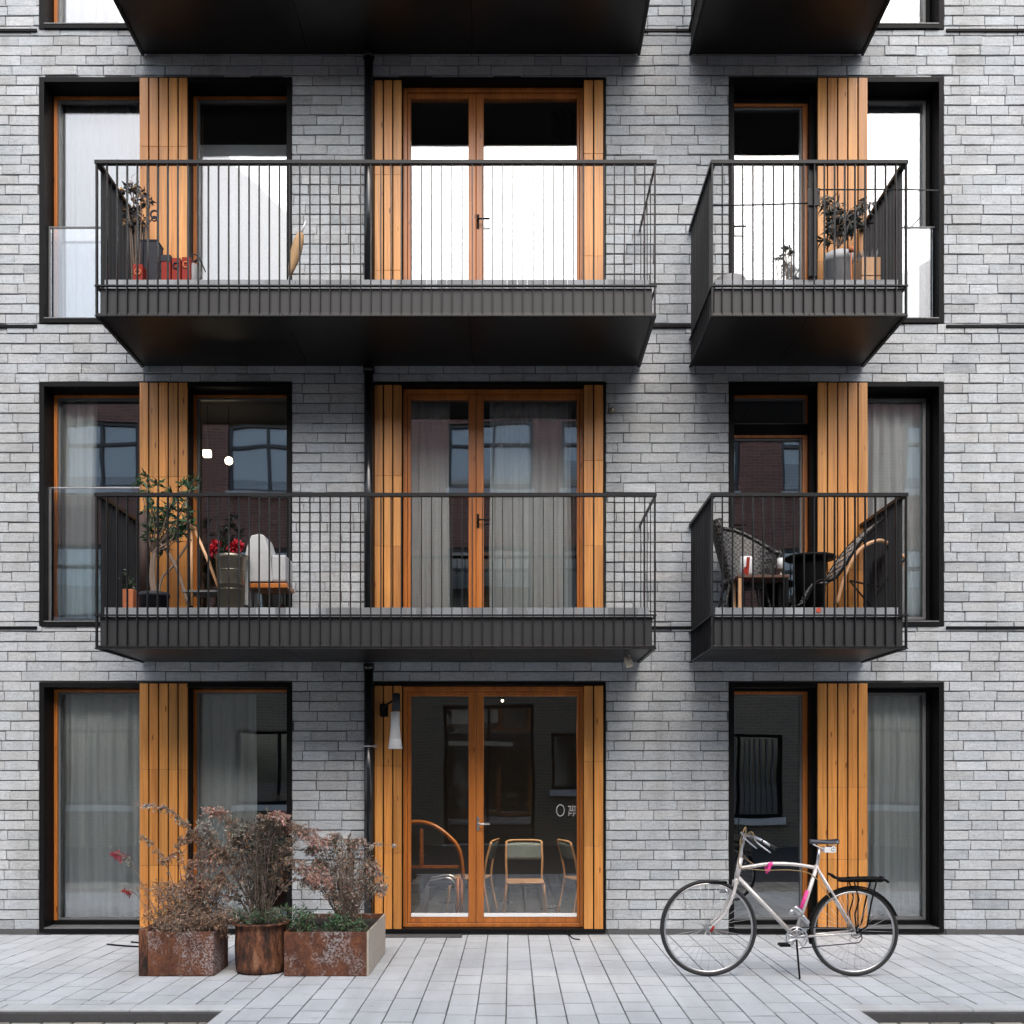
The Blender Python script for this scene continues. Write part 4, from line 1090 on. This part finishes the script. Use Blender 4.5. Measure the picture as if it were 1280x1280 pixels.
# right middle balcony: wicker chair, table, lounger
yR = -.55; r_ = QW(yR)
t = thing('wicker_chair', 'round backed black wicker chair at the left of the small middle balcony', 'chair', tuple(r_(935,760)))
mb = MB(); vs = []; fs = []; NU, NV = 22, 12; cc = r_(932, 700); 
for i in range(NU+1):
    th_ = R(-15+230*i/NU)          # wraps round the back, open to the right and front
    for k in range(NV+1):
        v = k/NV; rr = .15+.17*v**.8
        uu = min(1, max(0, (i/NU-.05)/.5)); hmax = .34+.30*(uu*uu*(3-2*uu))
        vs.append((cc.x+.01+math.cos(th_)*rr*1.02, yR+.05+math.sin(th_)*rr*.8, d1+.38+hmax*v*(.95)))
for i in range(NU):
    for k in range(NV):
        a = i*(NV+1)+k; fs.append((a,a+1,a+NV+2,a+NV+1))
mb.add(vs, fs, smooth=True)
mb.build('backrest', M['wicker'], t, solid=.018)
mb = MB(); rim = [Vector(vs[i*(NV+1)+NV]) for i in range(NU+1)]; mb.tube(rim, .018, 8); mb.build('rim', M['wicker'], t)
mb = MB(); mb.lathe(cc.x-.02, yR+.02, [(.001,d1+.36), (.20,d1+.37), (.22,d1+.40), (.20,d1+.43), (.001,d1+.44)], 24); mb.build('seat', M['wicker'], t)
for sx, sy in ((-1,-1),(1,-1),(-1,1),(1,1)):
    mb = MB(); mb.tube([(cc.x-.02+sx*.16, yR+sy*.15, d1+.38), (cc.x-.02+sx*.24, yR+sy*.2, d1)], .012, 8); mb.build('leg', M['wicker'], t)
t = thing('round_table', 'round black table between the wicker chair and the lounge chair', 'table', tuple(r_(1015,760)))
tc_ = r_(1013, 697, .1); ty = yR+.1
mb = MB(); mb.lathe(tc_.x, ty, [(.001,tc_.z-.02), (.235,tc_.z-.02), (.24,tc_.z-.01), (.235,tc_.z+.006), (.001,tc_.z+.006)], 36); mb.build('tabletop', M['black'], t)
mb = MB(); mb.lathe(tc_.x, ty, [(.13,d1+.12), (.15,tc_.z-.09), (.16,tc_.z-.021)], 28); mb.build('drum_base', M['black'], t, solid=.01)
for k in range(3):
    a = k*2.09+.4; mb = MB(); mb.tube([(tc_.x+math.cos(a)*.19, ty+math.sin(a)*.19, d1+.14), (tc_.x+math.cos(a)*.22, ty+math.sin(a)*.22, d1)], .014, 8); mb.build('leg', M['black'], t)
# stuff: small table with jar and candle
t = thing('side_table', 'low brown slatted side table in front of the wicker chair', 'table', tuple(r_(950,760,-.25)))
ys = yR-.28; rs = QW(ys); ztop = Z(722, ys)
mb = MB()
for k in range(4): mb.box(rs(918,0).x, rs(982,0).x, ys-.14+k*.075, ys-.14+k*.075+.066, ztop-.025, ztop); 
mb.build('tabletop', plain('brown_slats', (.10,.045,.03), .6), t, bevel=.003)
for a, dy in ((921,-.12), (979,-.12), (921,.13), (979,.13)):
    mb = MB(); mb.box(rs(a,0).x-.014, rs(a,0).x+.014, ys+dy-.014, ys+dy+.014, d1, ztop-.0255); mb.build('leg', M['wood_furniture'] if a < 950 else M['black'], t)
p = rs(933, 708); t = thing('jar', 'white jar with a red ribbon on the low side table', 'jar', (p.x, ys, ztop))
mb = MB(); mb.lathe(p.x, ys, [(.001,ztop+.001), (.035,ztop+.001), (.058,ztop+.05), (.06,ztop+.15), (.05,ztop+.19), (.001,ztop+.192)], 22); mb.build('body', M['white'], t)
mb = MB(); mb.obox((p.x-.004, ys-.064, ztop+.07), (1,0,0), (0,1,0), (.08,0,1), .014, .003, .105); mb.obox((p.x-.03, ys-.064, ztop+.055), (1,0,0), (0,1,0), (.3,0,1), .012, .003, .03); mb.build('ribbon', M['red'], t)
p = rs(976, 705); t = thing('candle', 'white candle in a small holder on the right of the side table', 'candle', (p.x, ys, ztop))
mb = MB(); mb.lathe(p.x, ys, [(.001,ztop+.08), (.03,ztop+.08), (.034,ztop+.17), (.022,ztop+.18), (.001,ztop+.181)], 18); mb.build('wax', M['white'], t)
mb = MB(); mb.lathe(p.x, ys, [(.001,ztop+.001), (.045,ztop+.002), (.012,ztop+.02), (.012,ztop+.07), (.036,ztop+.079), (.001,ztop+.079)], 18); mb.build('holder', M['zinc'], t)
# woven lounge chair with bentwood arms
yL = -.7; l_ = QW(yL)
t = thing('lounge_chair', 'black woven reclining lounge chair with bent wooden arms', 'chair', tuple(l_(1070,760)))
prof = bez([l_(1006,752), l_(1012,738), l_(1022,727), l_(1040,725), l_(1052,712), l_(1075,678), l_(1100,652), l_(1122,636)], 7)
mb = MB(); yw0, yw1 = yL-.02, yL+.52
for i, p in enumerate(prof[::2]):        # woven cross slats
    mb.tube([(p.x, yw0, p.z), (p.x, yw1, p.z)], .009, 6)
for k in range(6):
    yy = yw0+(yw1-yw0)*k/5; mb.tube([Vector((p.x, yy+(.004 if (j+k) % 2 else -.004), p.z+(.006 if (j+k) % 2 else -.006))) for j, p in enumerate(prof)], .006, 5)
mb.build('woven_seat', M['wicker_pale'], t)
mb = MB()
for yy in (yw0-.012, yw1+.012): mb.tube([Vector((p.x, yy, p.z)) for p in prof], .014, 8)
mb.tube([(l_(1122,636).x, yw0, l_(1122,636).z), (l_(1122,636).x, yw1, l_(1122,636).z)], .014, 8)
mb.build('seat_frame', M['black'], t)
for yy in (yL-.05, yL+.55):
    dy = yy-yL
    mb = MB(); mb.tube(bez([l_(1046,755,dy), l_(1056,720,dy), l_(1072,690,dy), l_(1092,677,dy), l_(1108,678,dy), l_(1132,698,dy)], 6), .017, 8); mb.build('arm', M['wood_furniture'], t)
    mb = MB(); mb.tube(bez([l_(1132,698,dy), l_(1115,718,dy), l_(1098,740,dy), l_(1094,757,dy)], 5), .009, 8); mb.tube([l_(1062,726,dy), l_(1098,733,dy)], .009, 8); mb.tube([l_(1062,726,dy), l_(1088,757,dy)], .008, 8)
    mb.build('side_brace', M['black'], t)
mb = MB(); mb.obox(l_(1112,703,.15), Vector((.75,0,-.66)), (0,1,0), Vector((.66,0,.75)), .10, .16, .012); mb.build('headrest', plain('brown_leather', (.36,.17,.07), .5, var=.4), t, bevel=.006)
for k, (a, b_) in enumerate(((1076,748), (1090,752), (1104,753))):
    mb = MB(); mb.box(l_(a,0).x-.07, l_(a,0).x+.07, yL-.04+.1*k, yL+.02+.1*k, d1+.02, d1+.05); mb.build('foot', M['wood_furniture'], t)
# red sticker on the upstand
mb = MB(); p = W(1023, 761, -1.116); mb.tube([(p.x, -1.1165, p.z-.012), (p.x, -1.122, p.z-.012)], .022, 18); tag(mb.build('reflector', plain('coral_reflector', (.6,.10,.06), .4)), 'round coral red reflector on the small middle balcony edge', 'reflector')

# upper left balcony
yu = -.6; u_ = QW(yu)
c = u_(171, 345); pot('grey metal pot holding the dried plant on the top left balcony', c.x, yu, d2, .09, .10, .20, M['pot_dark'])
t, br, fo = shrub('dried_plant', 'tall dried plant with dark curled leaf heads at the left of the top balcony', 'plant', (c.x, yu, d2+.18))
for (a, b_) in ((158,238), (166,232), (176,240), (184,252), (160,262), (170,258), (163,278), (176,270)):
    e = u_(a, b_, random.uniform(-.08,.08)); s0 = Vector((c.x+random.uniform(-.04,.04), yu, d2+.17)); br.tube(bez([s0, s0.lerp(e,.6)+Vector((.01,0,0)), e], 5), .006, 6)
    for _ in range(26):
        dd = Vector((random.gauss(0,1), random.gauss(0,1), random.gauss(-.2,.8))); L_ = random.uniform(.04,.09)
        fo.leaf(e+dd.normalized()*random.uniform(0,.03), dd, L_, L_*.42, jitter(random.choice([(.02,.022,.03),(.03,.03,.035),(.05,.04,.03),(.34,.19,.08)])), .8)
finish(t, br, fo)
mb = MB(); p = u_(193, 268, -.1); mb.ring(p, .035, .009, 20, 6); mb.ring(p+Vector((0,0,-.04)), .022, .007, 16, 6); mb.tube([p+Vector((-.02,0,-.04)), u_(180,285,-.1), u_(178,345,-.1)], .007, 6)
tag(mb.build('ring_ornament', M['pot_dark']), 'dark garden stake with a ring top beside the dried plant', 'ornament')
mb = MB(); a = u_(178,0).x; b_ = u_(199,0).x; mb.box(a, b_, yu-.05, yu+.12, d2, u_(0,305).z); mb.box(a-.004, b_+.004, yu-.054, yu+.124, u_(0,305).z+.001, u_(0,305).z+.02)
tag(mb.build('storage_bin', M['pot_dark'], None, bevel=.006), 'dark blue lidded bin between the dried plant and red crates', 'bin')
for (a, b_, top, lab) in ((166, 178, 330, 'small red crate left of the dark bin, half hidden by the pot'), (201.5, 213, 320, 'red crate with a dark lid directly right of the dark bin'), (214.5, 225.5, 322, 'red crate with an oval opening, middle of the row'), (227, 238, 321, 'red crate at the right end of the row beside the watering can')):
    x0, x1 = W(a,0,yu-.18).x, W(b_,0,yu-.18).x; zt = Z(top, yu-.18)
    t = thing('crate', lab, 'crate', ((x0+x1)/2, yu-.1, d2), 'red crates on the top balcony')
    mb = MB(); mb.box(x0, x1, yu-.18, yu-.02, d2, zt); mb.build('body', M['red'], t, bevel=.005)
    mb = MB(); xm = (x0+x1)/2
    if top == 320: mb.box(x0-.003, x1+.003, yu-.184, yu-.016, zt-.05, zt+.01)
    else: mb.ring((xm, yu-.182, zt-.075), .026, .008, 18, 6)
    mb.build('lid' if top == 320 else 'grip', M['pot_dark'] if top in (320, 322) else M['orange'], t)
p = u_(245, 330); t = thing('watering_can', 'small dark watering can with thin spout next to the red crates', 'watering can', (p.x, yu-.1, d2))
mb = MB(); zb = Z(327, yu-.15); mb.lathe(p.x, yu-.1, [(.001,d2), (.045,d2), (.048,zb-.02), (.03,zb), (.001,zb+.004)], 20); mb.build('body', M['pot_grey'], t)
mb = MB(); mb.tube([W(243,328,yu-.1), W(249,322,yu-.1), W(257,340,yu-.1)], [.012,.008,.005], 8); mb.ring(W(243,322,yu-.1), .03, .006, 16, 6); mb.build('spout', M['pot_dark'], t)
p0, p1 = u_(361, 352, -.2), u_(379, 283, -.2)
t = thing('folded_parasol', 'folded tan parasol leaning on the rail of the top left balcony', 'parasol', (p0.x, yu-.2, d2))
mb = MB(); A = u_(362,345,-.2); Bp = u_(376,292,-.2); mb.tube([A.lerp(Bp, k/6) for k in range(7)], [.012,.03,.042,.05,.05,.045,.03], 10); mb.build('canopy', M['tan'], t)
mb = MB(); mb.tube([Vector((p0.x-.01, yu-.2, d2)), A], .009, 8); mb.tube([Bp, u_(380,283,-.2), u_(382,276,-.2)], [.012,.010,.006], 8); mb.build('pole', M['white'], t)

# upper right balcony
yv = -.55; v_ = QW(yv)
c = v_(1048, 345); pot('tall grey tapered pot holding the drooping plant on the top right balcony', c.x, yv, d2, .10, .125, Z(311, yv-.13)-d2, M['pot_light'])
t, br, fo = shrub('drooping_plant', 'drooping plant with long dark leaves in the tall grey pot', 'plant', (c.x, yv, v_(0,312).z))
for (a, b_) in ((1026,246), (1034,244), (1042,258), (1050,254), (1062,262), (1074,262), (1082,246), (1090,252), (1068,276), (1080,276), (1034,268), (1056,280), (1030,300), (1046,270), (1076,256)):
    e = v_(a, b_, random.uniform(-.15,.15)); s0 = Vector((c.x, yv, v_(0,310).z)); pts = bez([s0, s0.lerp(e,.6)+Vector((0,0,.05)), e], 6); br.tube(pts, .005, 5)
    for _ in range(34):
        p = pts[random.randint(4, len(pts)-1)]; dd = Vector((random.gauss(0,.7), random.gauss(0,.7), random.gauss(-.7,.5))); L_ = random.uniform(.07,.14)
        fo.leaf(p, dd, L_, L_*.22, jitter(random.choice([(.035,.04,.035),(.05,.055,.05),(.09,.095,.09),(.03,.035,.028)])), .5)
finish(t, br, fo)
c = v_(1083, 345); t = thing('wooden_crate', 'low brown wooden crate right of the tall grey pot', 'crate', (c.x, yv, d2))
mb = MB(); 
zt = v_(0,327).z
for k in range(3): mb.box(v_(1073,0).x, v_(1096,0).x, yv-.1, yv-.088, d2+.005+k*(zt-d2)/3, d2+(k+1)*(zt-d2)/3-.006)
for xx in (v_(1073,0).x, v_(1096,0).x-.012): mb.box(xx, xx+.012, yv-.087, yv+.1, d2, zt)
mb.box(v_(1073,0).x+.0125, v_(1096,0).x-.0125, yv-.087, yv+.1, d2+.004, d2+.02); mb.build('slats', M['wood_furniture'], t)
mb = MB(); 
for k in range(30): mb.leaf((c.x+random.uniform(-.07,.07), yv+random.uniform(-.06,.06), zt-.02), (random.gauss(0,.4),random.gauss(0,.4),1), .13, .02, jitter((.3,.3,.3)))
tag(mb.build('pale_grass_plant', M['leaf']), 'pale grey tuft of leaves in the brown wooden crate', 'plant')
mb = MB(); p = v_(1064, 312, -.17); mb.lathe(p.x, p.y, [(.001,p.z-.02), (.022,p.z-.02), (.026,p.z+.02), (.001,p.z+.022)], 16); mb.tube([(p.x,p.y,p.z-.02), (p.x,p.y,d2)], .006, 6); tag(mb.build('garden_marker', M['orange']), 'bright orange stake head in front of the tall grey pot', 'ornament')
for (a, hh, lab) in ((979, 310, 'small bare twiggy plant, the left one before the white door glass'), (988, 316, 'small leafy twig plant, the right one by the balcony post')):
    p = v_(a, 345); t, br, fo = shrub('twig_plant', lab, 'plant', (p.x, yv, d2), 'twig plants on the top right balcony')
    for k in range(5):
        e = v_(a+random.uniform(-13,9), hh+random.uniform(-2,16), random.uniform(-.05,.05)); br.tube(bez([Vector((p.x,yv,d2)), Vector((p.x,yv,d2)).lerp(e,.5)+Vector((0,0,.03)), e], 4), .0035, 5)
        for _ in range(9): fo.leaf(e, (random.gauss(0,1),random.gauss(0,1),random.gauss(0,1)), .045, .018, jitter((.10,.11,.10)))
    finish(t, br, fo)
mb = MB(); p = v_(913, 345); zt = Z(336, yv-.16); mb.lathe(p.x, yv, [(.16,d2), (.165,d2+.02), (.14,zt-.03), (.08,zt-.004), (.001,zt)], 26); tag(mb.build('pouffe', M['pot_grey']), 'low grey domed pouffe in the left corner of the top right balcony', 'pouffe')

# ------------------------------------------------------------------ building across the street (mirrored in the panes)
YO = -14.0
OPP = thing('brick_building', 'dark red brick building across the street with white window sills, seen mirrored in the glass', 'building', (0, YO, -.08))
WT2 = 10.9; wins = []
for (zb, zt) in ((8.35, 9.95), (5.3, 7.0)):
    for xc in (-12.6, -9.9, -5.75, -3.4, -.53, 2.0, 4.45, 7.3, 10.2, 12.9): wins.append((xc-.92, xc+.92, zb, zt))
for (a, b_, c, d) in ((-10.6,-9.0,.9,2.7), (-6.6,-4.6,.9,2.7), (-1.6,.57,-.06,3.25), (.98,2.3,1.2,2.55), (4.4,6.4,.6,2.6), (8.2,10.2,.9,2.7)): wins.append((a,b_,c,d))
xs = sorted({-15., 15., *[w[0] for w in wins], *[w[1] for w in wins]}); zs = sorted({-.3, 3.6, WT2, *[w[2] for w in wins], *[w[3] for w in wins]})
mb = MB()
for i in range(len(xs)-1):
    for k in range(len(zs)-1):
        cx, cz = (xs[i]+xs[i+1])/2, (zs[k]+zs[k+1])/2
        if any(w[0] < cx < w[1] and w[2] < cz < w[3] for w in wins): continue
        mb.add([(xs[i],YO,zs[k]), (xs[i],YO,zs[k+1]), (xs[i+1],YO,zs[k+1]), (xs[i+1],YO,zs[k])], [(0,1,2,3)], m=0 if cz > 3.6 or random.random() < .0 else 1)
mb.box(-15, 15, YO-6, YO-.6, -.3, WT2-.02, m=1)
mb.box(-15.01, -14.8, YO-.6, YO-.001, -.3, WT2-.01); mb.box(14.8, 15.01, YO-.6, YO-.001, -.3, WT2-.01); mb.box(-15.02, 15.02, YO-.6, YO+.06, WT2, WT2+.12, m=1)
mb.build('wall', [M['opp_brick'], M['opp_base']], OPP)
M['opp_blind'] = plain('pale_blind', (.80,.85,.87), .8)
for i, (x0, x1, zb, zt) in enumerate(wins):
    mb = MB(); frame_mb(mb, x0+.002, x1-.002, zb+.002, zt-.002, YO-.2, YO-.06, .07, .07, .07, .08)
    mb.box((x0+x1)/2-.03, (x0+x1)/2+.03, YO-.19, YO-.07, zb+.082, zt-.072)
    if zt > 3.3: mb.box(x0+.072, x1-.072, YO-.191, YO-.071, zt-.55, zt-.48)
    f = mb.build('window', M['black'] if zt < 3.4 else M['grey_metal'], OPP)
    mb = MB(); mb.box(x0-.05, x1+.05, YO-.055, YO+.12, zb-.14, zb-.002); mb.build('sill', M['white'], f)
    mb = MB(); mb.box(x0+.07, x1-.07, YO-.14, YO-.13, zb+.08, zt-.07); mb.build('pane', M['glass'], f)
    mb = MB(); h = zt-zb
    if abs(x0-4.4) < .01:
        for kk in range(14): mb.box(x0+.1+kk*.13, x0+.14+kk*.13, YO-.1, YO-.08, zb+.1, zt-.1)
        mb.build('window_bars', M['grey_metal'], f)
    if abs(zt-3.25) < .01:
        mb.box(x0+.2, x0+.75, YO-.128, YO-.118, 2.8, 3.15); mb.box(x0+.79, x0+1.3, YO-.128, YO-.118, 2.8, 3.15); mb.box(x0+.1, x1-.5, YO-.128, YO-.05, 2.25, 2.35); mb.build('transom_panel', plain('cream_panel', (.62,.55,.42), .7), f)
    if zt > 3.3: mb.box(x0+.072, x1-.072, YO-.168, YO-.158, zb+h*random.choice((.12,.2,.45)), zt-.075); mb.build('blind', M['opp_blind'], f)

# ------------------------------------------------------------------ light, sky, camera
sun_el, sun_az = R(47), R(8)     # high, from the street side
d = Vector((math.sin(sun_az)*math.cos(sun_el), -math.cos(sun_az)*math.cos(sun_el), math.sin(sun_el)))
L = bpy.data.lights.new('sun', 'SUN'); L.energy = .85; L.angle = R(50); L.color = (1, .99, .98)
lo = bpy.data.objects.new('sun', L); COL.objects.link(lo); lo.rotation_euler = (-d).to_track_quat('-Z', 'Y').to_euler()
w = bpy.data.worlds.new('World'); sc.world = w; w.use_nodes = True; nt = w.node_tree
bg = nt.nodes['Background']; sky = node(nt, 'ShaderNodeTexSky'); sky.sky_type = 'NISHITA'; sky.sun_disc = False
sky.sun_elevation = sun_el; sky.sun_rotation = math.pi-sun_az; sky.dust_density = 4; sky.ozone_density = 1; sky.air_density = 1.2
hs = node(nt, 'ShaderNodeHueSaturation'); hs.inputs['Saturation'].default_value = .80
nt.links.new(sky.outputs[0], hs.inputs['Color']); nt.links.new(hs.outputs[0], bg.inputs['Color']); bg.inputs['Strength'].default_value = .15
cam = bpy.data.cameras.new('camera'); co = bpy.data.objects.new('camera', cam); COL.objects.link(co)
co.location = (0, -D, EYE); co.rotation_euler = (R(90), 0, 0)
cam.sensor_width = 36; cam.lens = 36*D/(1280/S0); cam.shift_y = (HOR-640)/1280; cam.clip_end = 1000; cam.clip_start = .05
sc.camera = co
sc.view_settings.view_transform = 'Standard'; sc.view_settings.look = 'None'; sc.view_settings.exposure = 1.02; sc.view_settings.gamma = 1
sc.render.engine = 'CYCLES'
sc.cycles.max_bounces = 10; sc.cycles.transparent_max_bounces = 24
